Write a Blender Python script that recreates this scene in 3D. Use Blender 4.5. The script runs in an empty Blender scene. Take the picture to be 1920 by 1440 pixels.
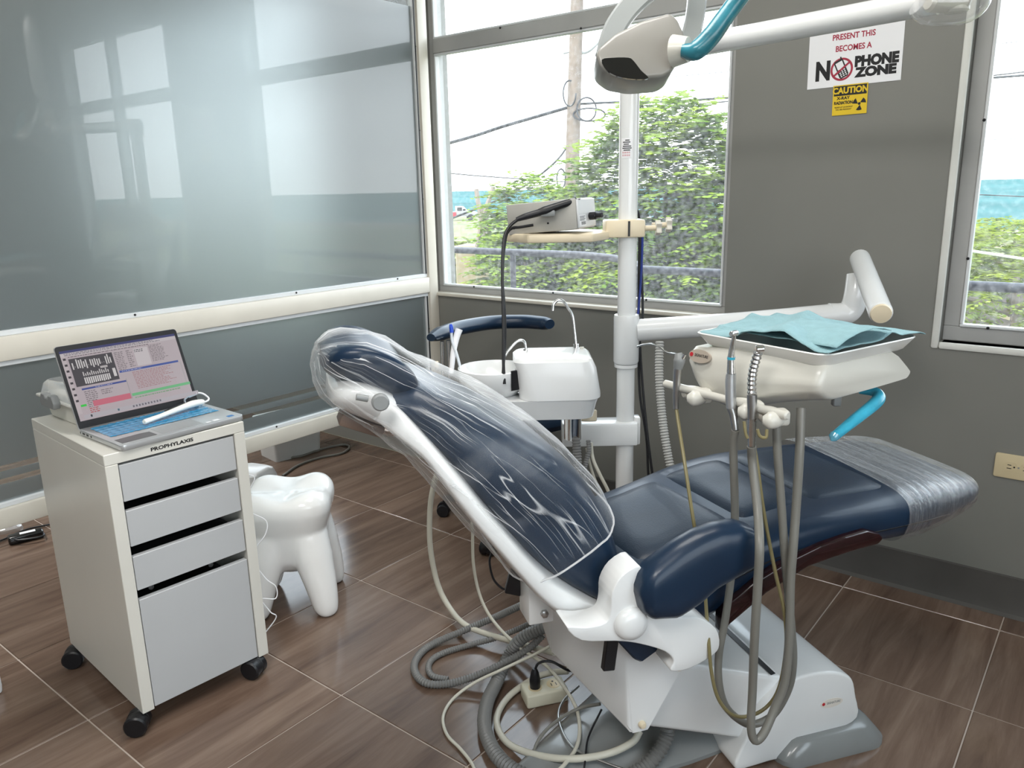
import bpy, bmesh, math, random
from mathutils import Vector, Matrix
from math import sin, cos, pi, radians

# ------------------------------------------------------------------ camera
scn = bpy.context.scene
COL = scn.collection
FPX, PITCH, ROLL, HEAD, CAMH = 1468.87, .243101, -.0224059, .673877, 1.333
def _axes():
    f = Vector((0, cos(PITCH), -sin(PITCH))); u = Vector((0, sin(PITCH), cos(PITCH))); x = Vector((1, 0, 0))
    x2 = x*cos(ROLL) + u*sin(ROLL); u2 = u*cos(ROLL) - x*sin(ROLL)
    Z = Matrix.Rotation(HEAD, 3, 'Z')
    return Z @ x2, Z @ u2, Z @ f
CX, CU, CF = _axes()
CP = Vector((0, 0, CAMH))
cam_d = bpy.data.cameras.new('camera'); cam = bpy.data.objects.new('camera', cam_d); COL.objects.link(cam)
cam_d.sensor_width = 36; cam_d.sensor_fit = 'HORIZONTAL'; cam_d.lens = FPX/1920*36; cam_d.clip_start = .02; cam_d.clip_end = 9000
mw = Matrix((CX, CU, -CF)).transposed().to_4x4(); mw.translation = CP; cam.matrix_world = mw
scn.camera = cam

# ------------------------------------------------------------------ light
SKY = 4.0
w = bpy.data.worlds.new('sky'); scn.world = w; w.use_nodes = True
nt = w.node_tree; bg = nt.nodes['Background']
tcn = nt.nodes.new('ShaderNodeTexCoord'); sep = nt.nodes.new('ShaderNodeSeparateXYZ'); rmp = nt.nodes.new('ShaderNodeValToRGB')
nt.links.new(tcn.outputs['Generated'], sep.inputs[0]); nt.links.new(sep.outputs['Z'], rmp.inputs[0]); nt.links.new(rmp.outputs[0], bg.inputs[0])
rmp.color_ramp.elements[0].position = 0; rmp.color_ramp.elements[0].color = (.97, .97, 1, 1)
rmp.color_ramp.elements[1].position = .6; rmp.color_ramp.elements[1].color = (.80, .90, 1.0, 1)
bg.inputs[1].default_value = SKY
sd = bpy.data.lights.new('sun', 'SUN'); sun = bpy.data.objects.new('sun', sd); COL.objects.link(sun)
sd.energy = 3.0; sd.angle = .02; sd.color = (1, .93, .8); sun.rotation_euler = (radians(32), 0, radians(-25)); sun.location = (0, -6, 9)
def portal(name, cx, cy, cz, sx, sz, rot):
    d = bpy.data.lights.new(name, 'AREA'); d.shape = 'RECTANGLE'; d.size = sx; d.size_y = sz
    d.cycles.is_portal = True
    o = bpy.data.objects.new(name, d); COL.objects.link(o); o.location = (cx, cy, cz); o.rotation_euler = rot
portal('window_portal', -1.87, 2.80, 1.62, 1.43, 1.56, (radians(-90), 0, 0))
portal('window_portal.001', .35, 2.80, 1.62, 1.5, 1.5, (radians(-90), 0, 0))
portal('window_portal.003', 1.5, -.35, 1.62, 3.3, 1.5, (radians(-90), 0, radians(-90)))  # sampling portal of the added side window
portal('window_portal.002', -4.65, 2.80, 1.5, 2.4, 1.85, (radians(-90), 0, 0))
vs = scn.view_settings; vs.view_transform = 'Standard'; vs.look = 'None'; vs.gamma = 1; vs.use_curve_mapping = False
vs.exposure = 0.52
scn.cycles.use_denoising = True
scn.cycles.max_bounces = 14; scn.cycles.diffuse_bounces = 6; scn.cycles.glossy_bounces = 6; scn.cycles.transmission_bounces = 10; scn.cycles.transparent_max_bounces = 24
scn.cycles.sample_clamp_indirect = 6

# ------------------------------------------------------------------ pixel helpers (1920x1440 frame)
def ray(px, py): return CX*((px-960)/FPX) - CU*((py-720)/FPX) + CF
def onz(px, py, z=0.): d = ray(px, py); return CP + d*((z-CP.z)/d.z)
def ony(px, py, y): d = ray(px, py); return CP + d*((y-CP.y)/d.y)
def onx(px, py, x): d = ray(px, py); return CP + d*((x-CP.x)/d.x)
def dep(px, py, D): return CP + ray(px, py)*D

# ------------------------------------------------------------------ materials
MATS = {}
def M(name, col, rough=.5, metal=0, coat=0, bump=0, bscale=150, var=.06, vscale=6, trans=0, ior=1.45, emit=None, estr=0, sheen=0, stretch=None, spec=None, sss=0):
    if name in MATS: return MATS[name]
    m = bpy.data.materials.new(name); m.use_nodes = True; t = m.node_tree; b = t.nodes['Principled BSDF']
    b.inputs['Roughness'].default_value = rough; b.inputs['Metallic'].default_value = metal
    b.inputs['Coat Weight'].default_value = coat; b.inputs['Coat Roughness'].default_value = .06
    b.inputs['Transmission Weight'].default_value = trans; b.inputs['IOR'].default_value = ior
    if spec is not None: b.inputs['Specular IOR Level'].default_value = spec
    if sheen: b.inputs['Sheen Weight'].default_value = sheen
    if sss: b.inputs['Subsurface Weight'].default_value = sss; b.inputs['Subsurface Radius'].default_value = (.02, .02, .02)
    if emit: b.inputs['Emission Color'].default_value = (*emit, 1); b.inputs['Emission Strength'].default_value = estr
    tc = t.nodes.new('ShaderNodeTexCoord'); mp = t.nodes.new('ShaderNodeMapping'); t.links.new(tc.outputs['Object'], mp.inputs[0])
    if stretch: mp.inputs['Scale'].default_value = stretch
    n = t.nodes.new('ShaderNodeTexNoise'); n.inputs['Scale'].default_value = vscale; n.inputs['Detail'].default_value = 4
    t.links.new(mp.outputs[0], n.inputs[0])
    mr = t.nodes.new('ShaderNodeMapRange'); mr.inputs['From Min'].default_value = .3; mr.inputs['From Max'].default_value = .7
    mr.inputs['To Min'].default_value = 1-var; mr.inputs['To Max'].default_value = 1+var
    t.links.new(n.outputs[0], mr.inputs[0])
    mx = t.nodes.new('ShaderNodeVectorMath'); mx.operation = 'SCALE'; mx.inputs[0].default_value = col
    t.links.new(mr.outputs[0], mx.inputs['Scale']); t.links.new(mx.outputs[0], b.inputs['Base Color'])
    if bump:
        n2 = t.nodes.new('ShaderNodeTexNoise'); n2.inputs['Scale'].default_value = bscale; n2.inputs['Detail'].default_value = 3
        t.links.new(mp.outputs[0], n2.inputs[0])
        bp = t.nodes.new('ShaderNodeBump'); bp.inputs['Strength'].default_value = bump; bp.inputs['Distance'].default_value = .004
        t.links.new(n2.outputs[0], bp.inputs['Height']); t.links.new(bp.outputs[0], b.inputs['Normal'])
    MATS[name] = m; return m

def lk(t, a, b): t.links.new(a, b)
def mat_tile():
    m = bpy.data.materials.new('wood_look_tile'); m.use_nodes = True; t = m.node_tree; b = t.nodes['Principled BSDF']
    tc = t.nodes.new('ShaderNodeTexCoord'); oi = t.nodes.new('ShaderNodeObjectInfo')
    add = t.nodes.new('ShaderNodeVectorMath'); add.operation = 'ADD'
    sc = t.nodes.new('ShaderNodeVectorMath'); sc.operation = 'SCALE'; sc.inputs[0].default_value = (37, 91, 13); lk(t, oi.outputs['Random'], sc.inputs['Scale'])
    lk(t, tc.outputs['Object'], add.inputs[0]); lk(t, sc.outputs[0], add.inputs[1])
    mp = t.nodes.new('ShaderNodeMapping'); mp.inputs['Scale'].default_value = (16, 1.6, 1); mp.inputs['Rotation'].default_value = (0, 0, .05); lk(t, add.outputs[0], mp.inputs[0])
    n = t.nodes.new('ShaderNodeTexNoise'); n.inputs['Scale'].default_value = 1.0; n.inputs['Detail'].default_value = 8; n.inputs['Roughness'].default_value = .62; n.inputs['Distortion'].default_value = .6
    lk(t, mp.outputs[0], n.inputs[0])
    r = t.nodes.new('ShaderNodeValToRGB'); lk(t, n.outputs[0], r.inputs[0])
    e = r.color_ramp.elements; e[0].position = .28; e[0].color = (.086, .052, .037, 1); e[1].position = .72; e[1].color = (.205, .143, .107, 1)
    q = e.new(.5); q.color = (.140, .092, .067, 1)
    hs = t.nodes.new('ShaderNodeHueSaturation'); lk(t, r.outputs[0], hs.inputs['Color'])
    mr = t.nodes.new('ShaderNodeMapRange'); mr.inputs['To Min'].default_value = .88; mr.inputs['To Max'].default_value = 1.12; lk(t, oi.outputs['Random'], mr.inputs[0]); lk(t, mr.outputs[0], hs.inputs['Value'])
    lk(t, hs.outputs[0], b.inputs['Base Color'])
    b.inputs['Roughness'].default_value = .16; b.inputs['Specular IOR Level'].default_value = .55
    return m
def mat_film(name, base=.10, streak=.55, scale=(1, 1, 1), nscale=14, col=(.95, .96, .97), tint=(1, 1, 1), rough=.12, lo=.5, hi=.72, bump=.5, gloss=.07, face=.2):
    m = bpy.data.materials.new(name); m.use_nodes = True; t = m.node_tree; b = t.nodes['Principled BSDF']; out = t.nodes['Material Output']
    b.inputs['Base Color'].default_value = (*col, 1); b.inputs['Roughness'].default_value = rough; b.inputs['Specular IOR Level'].default_value = .8
    tr = t.nodes.new('ShaderNodeBsdfTransparent'); tr.inputs[0].default_value = (*tint, 1)
    tc = t.nodes.new('ShaderNodeTexCoord'); mp = t.nodes.new('ShaderNodeMapping'); mp.inputs['Scale'].default_value = scale; lk(t, tc.outputs['UV'], mp.inputs[0])
    n = t.nodes.new('ShaderNodeTexNoise'); n.inputs['Scale'].default_value = nscale; n.inputs['Detail'].default_value = 5; n.inputs['Distortion'].default_value = 1.2; lk(t, mp.outputs[0], n.inputs[0])
    mr = t.nodes.new('ShaderNodeMapRange'); mr.inputs['From Min'].default_value = lo; mr.inputs['From Max'].default_value = hi; mr.inputs['To Min'].default_value = base; mr.inputs['To Max'].default_value = base+streak; lk(t, n.outputs[0], mr.inputs[0])
    lw = t.nodes.new('ShaderNodeLayerWeight'); lw.inputs['Blend'].default_value = .25
    ad = t.nodes.new('ShaderNodeMath'); ad.operation = 'MULTIPLY_ADD'; ad.use_clamp = True; lk(t, lw.outputs['Facing'], ad.inputs[0]); ad.inputs[1].default_value = face; lk(t, mr.outputs[0], ad.inputs[2])
    bp = t.nodes.new('ShaderNodeBump'); bp.inputs['Strength'].default_value = bump; bp.inputs['Distance'].default_value = .01; lk(t, n.outputs[0], bp.inputs['Height']); lk(t, bp.outputs[0], b.inputs['Normal'])
    mx = t.nodes.new('ShaderNodeMixShader'); lk(t, ad.outputs[0], mx.inputs[0]); lk(t, tr.outputs[0], mx.inputs[1]); lk(t, b.outputs[0], mx.inputs[2])
    gg = t.nodes.new('ShaderNodeBsdfGlossy'); gg.inputs['Roughness'].default_value = rough*.6; lk(t, bp.outputs[0], gg.inputs['Normal'])
    p5_ = t.nodes.new('ShaderNodeMath'); p5_.operation = 'POWER'; lw2 = t.nodes.new('ShaderNodeLayerWeight'); lw2.inputs['Blend'].default_value = .5; lk(t, lw2.outputs['Facing'], p5_.inputs[0]); p5_.inputs[1].default_value = 3.5
    m5 = t.nodes.new('ShaderNodeMath'); m5.operation = 'MULTIPLY_ADD'; lk(t, p5_.outputs[0], m5.inputs[0]); m5.inputs[1].default_value = .5; m5.inputs[2].default_value = gloss
    mg = t.nodes.new('ShaderNodeMixShader'); lk(t, m5.outputs[0], mg.inputs[0]); lk(t, mx.outputs[0], mg.inputs[1]); lk(t, gg.outputs[0], mg.inputs[2]); lk(t, mg.outputs[0], out.inputs[0])
    return m
def mat_wrap(name, su=(1.5, 26), base=.02, line=.75, col=(.9, .92, .94), gloss=.0):
    # clear film with thin crisp wrinkle lines (iso-lines of stretched noise) and a few milky folds
    m = bpy.data.materials.new(name); m.use_nodes = True; t = m.node_tree; b = t.nodes['Principled BSDF']; out = t.nodes['Material Output']
    b.inputs['Base Color'].default_value = (*col, 1); b.inputs['Roughness'].default_value = .4; b.inputs['Specular IOR Level'].default_value = .15
    tr = t.nodes.new('ShaderNodeBsdfTransparent'); tc = t.nodes.new('ShaderNodeTexCoord')
    def nz(sc, det, off):
        mp = t.nodes.new('ShaderNodeMapping'); mp.inputs['Scale'].default_value = (*sc, 1); mp.inputs['Location'].default_value = (off, off, 0); mp.inputs['Rotation'].default_value = (0, 0, .03*off); lk(t, tc.outputs['UV'], mp.inputs[0])
        n = t.nodes.new('ShaderNodeTexNoise'); n.inputs['Scale'].default_value = 1; n.inputs['Detail'].default_value = det; n.inputs['Distortion'].default_value = .4; lk(t, mp.outputs[0], n.inputs[0]); return n
    def math_(op, a, c, clamp=False):
        q = t.nodes.new('ShaderNodeMath'); q.operation = op; q.use_clamp = clamp
        for i, v in enumerate((a, c)):
            if v is None: continue
            if isinstance(v, (int, float)): q.inputs[i].default_value = v
            else: lk(t, v, q.inputs[i])
        return q.outputs[0]
    tot = None; n1 = None
    for k, (sc, wd, am) in enumerate(((su, .012, 1), ((su[0]*1.7, su[1]*2.1), .018, .8), ((su[0]*.8, su[1]*3.2), .022, .6))):
        n = nz(sc, 0, 3.1*k+1); n1 = n1 or n
        d = math_('ABSOLUTE', math_('SUBTRACT', n.outputs[0], .5), None)
        l = math_('SUBTRACT', 1.0, math_('DIVIDE', d, wd), True)
        msk = nz((3.0, 4.0), 2, 7.7*k+2); mr = t.nodes.new('ShaderNodeMapRange'); mr.inputs['From Min'].default_value = .45; mr.inputs['From Max'].default_value = .62; lk(t, msk.outputs[0], mr.inputs[0])
        l = math_('MULTIPLY', math_('MULTIPLY', l, mr.outputs[0]), am*line); tot = l if tot is None else math_('ADD', tot, l)
    mk = nz((5, 7), 4, 20); mr = t.nodes.new('ShaderNodeMapRange'); mr.inputs['From Min'].default_value = .56; mr.inputs['From Max'].default_value = .78; mr.inputs['To Max'].default_value = .16; lk(t, mk.outputs[0], mr.inputs[0])
    lw = t.nodes.new('ShaderNodeLayerWeight'); lw.inputs['Blend'].default_value = .5
    edge = math_('MULTIPLY', math_('POWER', lw.outputs['Facing'], 4.0), .45)
    tot = math_('ADD', math_('ADD', math_('ADD', tot, mr.outputs[0]), edge), base, True)
    bp = t.nodes.new('ShaderNodeBump'); bp.inputs['Strength'].default_value = .6; bp.inputs['Distance'].default_value = .008; lk(t, n1.outputs[0], bp.inputs['Height'])
    mx = t.nodes.new('ShaderNodeMixShader'); lk(t, tot, mx.inputs[0]); lk(t, tr.outputs[0], mx.inputs[1]); lk(t, b.outputs[0], mx.inputs[2])
    gg = t.nodes.new('ShaderNodeBsdfGlossy'); gg.inputs['Roughness'].default_value = .30; lk(t, bp.outputs[0], gg.inputs['Normal'])
    mg = t.nodes.new('ShaderNodeMixShader'); mg.inputs[0].default_value = gloss; lk(t, mx.outputs[0], mg.inputs[1]); lk(t, gg.outputs[0], mg.inputs[2]); lk(t, mg.outputs[0], out.inputs[0])
    return m
def mat_glass(name, dust=.05, tint=(.96, .98, .98), dcol=(.85, .85, .88), nscale=60):
    m = bpy.data.materials.new(name); m.use_nodes = True; t = m.node_tree; out = t.nodes['Material Output']; t.nodes.remove(t.nodes['Principled BSDF'])
    tr = t.nodes.new('ShaderNodeBsdfTransparent'); tr.inputs[0].default_value = (*tint, 1)
    gl = t.nodes.new('ShaderNodeBsdfGlossy'); gl.inputs['Roughness'].default_value = .01
    lw = t.nodes.new('ShaderNodeLayerWeight'); lw.inputs['Blend'].default_value = .5
    pw_ = t.nodes.new('ShaderNodeMath'); pw_.operation = 'POWER'; lk(t, lw.outputs['Facing'], pw_.inputs[0]); pw_.inputs[1].default_value = 5
    fr = t.nodes.new('ShaderNodeMath'); fr.operation = 'MULTIPLY_ADD'; lk(t, pw_.outputs[0], fr.inputs[0]); fr.inputs[1].default_value = .9; fr.inputs[2].default_value = .04
    mx = t.nodes.new('ShaderNodeMixShader'); lk(t, fr.outputs[0], mx.inputs[0]); lk(t, tr.outputs[0], mx.inputs[1]); lk(t, gl.outputs[0], mx.inputs[2])
    di = t.nodes.new('ShaderNodeBsdfTranslucent'); di.inputs[0].default_value = (*dcol, 1)
    tc = t.nodes.new('ShaderNodeTexCoord'); n = t.nodes.new('ShaderNodeTexNoise'); n.inputs['Scale'].default_value = nscale; n.inputs['Detail'].default_value = 6; lk(t, tc.outputs['Object'], n.inputs[0])
    mr = t.nodes.new('ShaderNodeMapRange'); mr.inputs['From Min'].default_value = .35; mr.inputs['From Max'].default_value = .75; mr.inputs['To Min'].default_value = dust*.3; mr.inputs['To Max'].default_value = dust*2; lk(t, n.outputs[0], mr.inputs[0])
    m2 = t.nodes.new('ShaderNodeMixShader'); lk(t, mr.outputs[0], m2.inputs[0]); lk(t, mx.outputs[0], m2.inputs[1]); lk(t, di.outputs[0], m2.inputs[2]); lk(t, m2.outputs[0], out.inputs[0])
    return m
def mat_vcol(name, estr=0, rough=.6):
    m = bpy.data.materials.new(name); m.use_nodes = True; t = m.node_tree; b = t.nodes['Principled BSDF']
    a = t.nodes.new('ShaderNodeAttribute'); a.attribute_name = 'Col'; lk(t, a.outputs['Color'], b.inputs['Base Color']); b.inputs['Roughness'].default_value = rough
    if estr:
        lk(t, a.outputs['Color'], b.inputs['Emission Color']); b.inputs['Emission Strength'].default_value = estr
        t.links.remove(b.inputs['Base Color'].links[0]); b.inputs['Base Color'].default_value = (.01, .01, .01, 1)
    return m
def mat_leaf(name, c1, c2):
    m = bpy.data.materials.new(name); m.use_nodes = True; t = m.node_tree; out = t.nodes['Material Output']; t.nodes.remove(t.nodes['Principled BSDF'])
    tc = t.nodes.new('ShaderNodeTexCoord'); n = t.nodes.new('ShaderNodeTexNoise'); n.inputs['Scale'].default_value = 1.6; n.inputs['Detail'].default_value = 5; lk(t, tc.outputs['Object'], n.inputs[0])
    r = t.nodes.new('ShaderNodeValToRGB'); lk(t, n.outputs[0], r.inputs[0]); r.color_ramp.elements[0].position = .35; r.color_ramp.elements[0].color = (*c1, 1); r.color_ramp.elements[1].position = .65; r.color_ramp.elements[1].color = (*c2, 1)
    d = t.nodes.new('ShaderNodeBsdfDiffuse'); s = t.nodes.new('ShaderNodeBsdfTranslucent'); lk(t, r.outputs[0], d.inputs[0]); lk(t, r.outputs[0], s.inputs[0])
    mx = t.nodes.new('ShaderNodeMixShader'); mx.inputs[0].default_value = .45; lk(t, d.outputs[0], mx.inputs[1]); lk(t, s.outputs[0], mx.inputs[2]); lk(t, mx.outputs[0], out.inputs[0])
    return m

WHITE = M('white_enamel', (.76, .77, .77), .22, coat=.4, var=.02)
CREAMW = M('cream_white_plastic', (.62, .605, .55), .3, coat=.2, var=.03)
CAB = M('cabinet_white_laminate', (.68, .665, .61), .32, var=.03, vscale=3)
DRAWER = M('drawer_grey_white_laminate', (.48, .49, .50), .35, var=.03, vscale=3)
NAVY = M('navy_leatherette', (.007, .021, .047), .36, coat=.10, bump=.03, bscale=380, var=.2, vscale=5, spec=.4)
PANEL = M('navy_leatherette_panel', (.014, .026, .046), .40, coat=.05, bump=.14, bscale=300, var=.2, vscale=5, spec=.3)
BLACK = M('black_plastic', (.008, .008, .01), .4, var=.2)
CHROME = M('chrome', (.72, .72, .72), .16, metal=1, var=.03)
STEEL = M('brushed_steel', (.5, .5, .5), .3, metal=1, var=.1, vscale=20)
GREYP = M('grey_plastic', (.25, .26, .26), .4)
BASEG = M('grey_base_paint', (.22, .23, .23), .25, coat=.3)
HOSEG = M('grey_hose_rubber', (.17, .17, .165), .45, bump=.1)
HOSEC = M('cream_hose_pvc', (.55, .53, .45), .4)
TUBEG = M('warm_grey_tubing', (.19, .185, .165), .35)
OLIVE = M('olive_tubing', (.20, .17, .08), .4)
BEIGE = M('beige_plastic', (.72, .62, .45), .4)
ALU = M('painted_aluminium', (.40, .40, .39), .38, var=.05)
ALUL = M('bright_aluminium_bead', (.68, .70, .71), .3, var=.04)
WALLM = M('grey_wall_paint', (.205, .203, .185), .55, bump=.03, bscale=40, var=.04, vscale=2.5)
CREAMP = M('cream_painted_steel', (.66, .62, .54), .35, coat=.2, var=.04)
WOODR = M('rosewood_lacquer', (.020, .005, .006), .2, coat=.35, var=.4, vscale=12, stretch=(3, 1, 12))
PAPER = M('white_paper', (.82, .82, .84), .6, var=.02)
BLUEF = M('blue_barrier_film', (.05, .42, .60), .25, coat=.3, var=.15, vscale=30, bump=.25, bscale=60)
NAPK = M('aqua_paper_bib', (.25, .42, .455), .75, bump=.5, bscale=420, var=.08, vscale=40)
TILE = mat_tile()
GROUT = M('grout', (.42, .35, .30), .7)

# ------------------------------------------------------------------ mesh helpers
WM = {}
def empty(name, loc=(0, 0, 0), rz=0., M4=None):
    o = bpy.data.objects.new(name, None); COL.objects.link(o); o.empty_display_size = .05
    mm = M4 if M4 is not None else Matrix.Translation(loc) @ Matrix.Rotation(rz, 4, 'Z')
    o.matrix_world = mm; WM[o.name] = mm
    return o
def tag(o, label, cat, group=None, kind=None):
    o['label'] = label; o['category'] = cat
    if group: o['group'] = group
    if kind: o['kind'] = kind
    return o
def thing(name, label, cat, loc=(0, 0, 0), rz=0., M4=None, group=None, kind=None):
    return tag(empty(name, loc, rz, M4), label, cat, group, kind)
def finish(bm, name, mat, ang=38, smooth=True):
    bmesh.ops.recalc_face_normals(bm, faces=bm.faces)
    th = radians(ang)
    for f in bm.faces: f.smooth = smooth
    if smooth:
        for e in bm.edges:
            if len(e.link_faces) == 2: e.smooth = e.calc_face_angle(0) < th
    me = bpy.data.meshes.new(name); bm.to_mesh(me); bm.free()
    if isinstance(mat, (list, tuple)):
        for x in mat: me.materials.append(x)
    else: me.materials.append(mat)
    return me
def obj(name, bm, mat, parent=None, world=True, ang=38, smooth=True):
    """one mesh object; world=True: bm is in world coordinates, else in the parent's frame"""
    if parent is not None and world:
        bmesh.ops.transform(bm, matrix=WM[parent.name].inverted(), verts=bm.verts)
    me = finish(bm, name, mat, ang, smooth)
    o = bpy.data.objects.new(name, me); COL.objects.link(o)
    if parent is not None: o.parent = parent; WM[o.name] = WM[parent.name]
    else: WM[o.name] = Matrix.Identity(4)
    return o
def struct(o): o['kind'] = 'structure'; return o
def bmn(): return bmesh.new()
def box(bm, x0, x1, y0, y1, z0, z1, bev=0., seg=2, mat=None):
    b2 = bmesh.new(); bmesh.ops.create_cube(b2, size=1)
    for v in b2.verts: v.co = Vector(((x0+x1)/2+v.co.x*(x1-x0), (y0+y1)/2+v.co.y*(y1-y0), (z0+z1)/2+v.co.z*(z1-z0)))
    if bev: bmesh.ops.bevel(b2, geom=list(b2.edges), offset=bev, segments=seg, affect='EDGES', profile=.5)
    if mat is not None: bmesh.ops.transform(b2, matrix=mat, verts=b2.verts)
    join(bm, b2); return bm
def join(bm, b2):
    me = bpy.data.meshes.new('tmp'); b2.to_mesh(me); b2.free(); bm.from_mesh(me); bpy.data.meshes.remove(me)
def rings(bm, R, cap0=True, cap1=True, closed=True, uv=False):
    vs = [[bm.verts.new(p) for p in r] for r in R]; n = len(R[0])
    L = bm.loops.layers.uv.verify() if uv else None; arc = []
    if uv:
        for r in R:
            a = [0.]
            for p, q in zip(r, r[1:]+r[:1]): a.append(a[-1]+(Vector(q)-Vector(p)).length)
            arc.append([x/a[-1] for x in a])
    for i in range(len(R)-1):
        for j in range(n if closed else n-1):
            k = (j+1) % n
            f = bm.faces.new((vs[i][j], vs[i][k], vs[i+1][k], vs[i+1][j]))
            if uv:
                for lp, (a, b) in zip(f.loops, ((i, j), (i, j+1), (i+1, j+1), (i+1, j))): lp[L].uv = (a/(len(R)-1), arc[a][b])
    if cap0 and closed: bm.faces.new(list(reversed(vs[0])))
    if cap1 and closed: bm.faces.new(vs[-1])
    return vs
def catmull(P, n=8):
    P = [Vector(p) for p in P]; out = []
    for i in range(len(P)-1):
        a = P[i-1] if i else P[0]*2-P[1]; b = P[i]; c = P[i+1]; d = P[i+2] if i+2 < len(P) else P[-1]*2-P[-2]
        for k in range(n):
            t = k/n; out.append(.5*((2*b)+(c-a)*t+(2*a-5*b+4*c-d)*t*t+(3*b-a-3*c+d)*t**3))
    out.append(P[-1]); return out
def resample(P, step):
    L = [0]
    for a, b in zip(P, P[1:]): L.append(L[-1]+(b-a).length)
    n = max(2, int(L[-1]/step)); out = []; j = 0
    for i in range(n+1):
        s = L[-1]*i/n
        while j < len(L)-2 and L[j+1] < s: j += 1
        t = (s-L[j])/max(1e-9, L[j+1]-L[j]); out.append(P[j].lerp(P[j+1], min(1, max(0, t))))
    return out
def tube(bm, pts, r, n=10, sub=7, rib=0, smooth=True, cap=True, flat=1.0):
    P = [Vector(p) for p in pts]
    rr = r if isinstance(r, (list, tuple)) else None
    if rr is not None:
        if smooth and len(P) > 2:
            Q = catmull(P, sub); rad = []
            for i in range(len(P)-1):
                for k in range(sub): rad.append(rr[i]+(rr[i+1]-rr[i])*k/sub)
            rad.append(rr[-1]); P = Q
        else: rad = list(rr)
    else:
        if smooth and len(P) > 2: P = catmull(P, sub)
        if rib: P = resample(P, rib/2)
        rad = [r*(1 if (not rib or i % 2) else .78) for i in range(len(P))]
    T = []
    for i in range(len(P)):
        a = P[max(0, i-1)]; b = P[min(len(P)-1, i+1)]; d = b-a
        T.append(d.normalized() if d.length > 1e-9 else Vector((0, 0, 1)))
    up = Vector((0, 0, 1)) if abs(T[0].z) < .9 else Vector((1, 0, 0))
    nrm = (up - T[0]*up.dot(T[0])).normalized(); R = []
    for i in range(len(P)):
        if i:
            nrm = nrm - T[i]*nrm.dot(T[i]); nrm = nrm.normalized() if nrm.length > 1e-6 else T[i].orthogonal().normalized()
        bi = T[i].cross(nrm)
        R.append([P[i]+(nrm*cos(2*pi*k/n)*flat+bi*sin(2*pi*k/n))*rad[i] for k in range(n)])
    rings(bm, R, cap, cap); return bm
def lathe(bm, prof, n=24, M4=None, cap=True):
    R = [[Vector((r*cos(2*pi*k/n), r*sin(2*pi*k/n), z)) for k in range(n)] for r, z in prof]
    if M4 is not None: R = [[M4 @ p for p in q] for q in R]
    rings(bm, R, cap, cap); return bm
def axis_m(p, d, up=None):
    d = Vector(d).normalized(); u = Vector(up) if up is not None else (Vector((0, 0, 1)) if abs(d.z) < .95 else Vector((1, 0, 0)))
    x = u.cross(d).normalized(); y = d.cross(x)
    m = Matrix((x, y, d)).transposed().to_4x4(); m.translation = Vector(p); return m
def cyl(bm, p, q, r, n=20, bev=.0):
    p = Vector(p); q = Vector(q); L = (q-p).length
    pr = [(r, 0), (r, L)] if not bev else [(r-bev, 0), (r, bev), (r, L-bev), (r-bev, L)]
    return lathe(bm, pr, n, axis_m(p, q-p))
def frame_m(p, ex, ey, ez):
    m = Matrix((Vector(ex), Vector(ey), Vector(ez))).transposed().to_4x4(); m.translation = Vector(p); return m
def prism(bm, poly, h0, h1, M4=None, bev=0., seg=2):
    """poly in local xy, extruded along local z"""
    b2 = bmesh.new(); n = len(poly)
    a = [b2.verts.new((x, y, h0)) for x, y in poly]; b = [b2.verts.new((x, y, h1)) for x, y in poly]
    b2.faces.new(list(reversed(a))); b2.faces.new(b)
    for i in range(n): b2.faces.new((a[i], a[(i+1) % n], b[(i+1) % n], b[i]))
    bmesh.ops.recalc_face_normals(b2, faces=b2.faces)
    if bev: bmesh.ops.bevel(b2, geom=[e for e in b2.edges], offset=bev, segments=seg, affect='EDGES', profile=.5, clamp_overlap=True)
    if M4 is not None: bmesh.ops.transform(b2, matrix=M4, verts=b2.verts)
    join(bm, b2); return bm
def rrect(x0, x1, y0, y1, r, n=5):
    out = []
    for cx, cy, a0 in ((x1-r, y1-r, 0), (x0+r, y1-r, 90), (x0+r, y0+r, 180), (x1-r, y0+r, 270)):
        for k in range(n+1): a = radians(a0+90*k/n); out.append((cx+r*cos(a), cy+r*sin(a)))
    return out
def sgp(v, e): return math.copysign(abs(v)**e, v)
def smooth_poly(P, n=4, closed=True):
    out = []; m = len(P)
    for i in range(m):
        a, b, c, d = (Vector((*P[(i+k) % m], 0)) for k in (-1, 0, 1, 2))
        for k in range(n):
            t = k/n; v = .5*((2*b)+(c-a)*t+(2*a-5*b+4*c-d)*t*t+(3*b-a-3*c+d)*t**3); out.append((v.x, v.y))
    return out
def text(name, body, size, mat, parent, M4, offset=0., xs=1., align='CENTER', shear=0.):
    c = bpy.data.curves.new(name, 'FONT'); c.body = body; c.size = size; c.align_x = align; c.align_y = 'CENTER'; c.offset = offset; c.extrude = .0002; c.shear = shear; c.resolution_u = 3
    c.materials.append(mat); t_ = bpy.data.objects.new(name, c); COL.objects.link(t_)
    me = bpy.data.meshes.new_from_object(t_.evaluated_get(bpy.context.evaluated_depsgraph_get())); bpy.data.objects.remove(t_); bpy.data.curves.remove(c); me.name = name
    o = bpy.data.objects.new(name, me); COL.objects.link(o)
    wm = M4 @ Matrix.Diagonal((xs, 1, 1, 1))
    if parent is not None: o.parent = parent; o.matrix_local = WM[parent.name].inverted() @ wm
    else: o.matrix_world = wm
    return o
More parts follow.
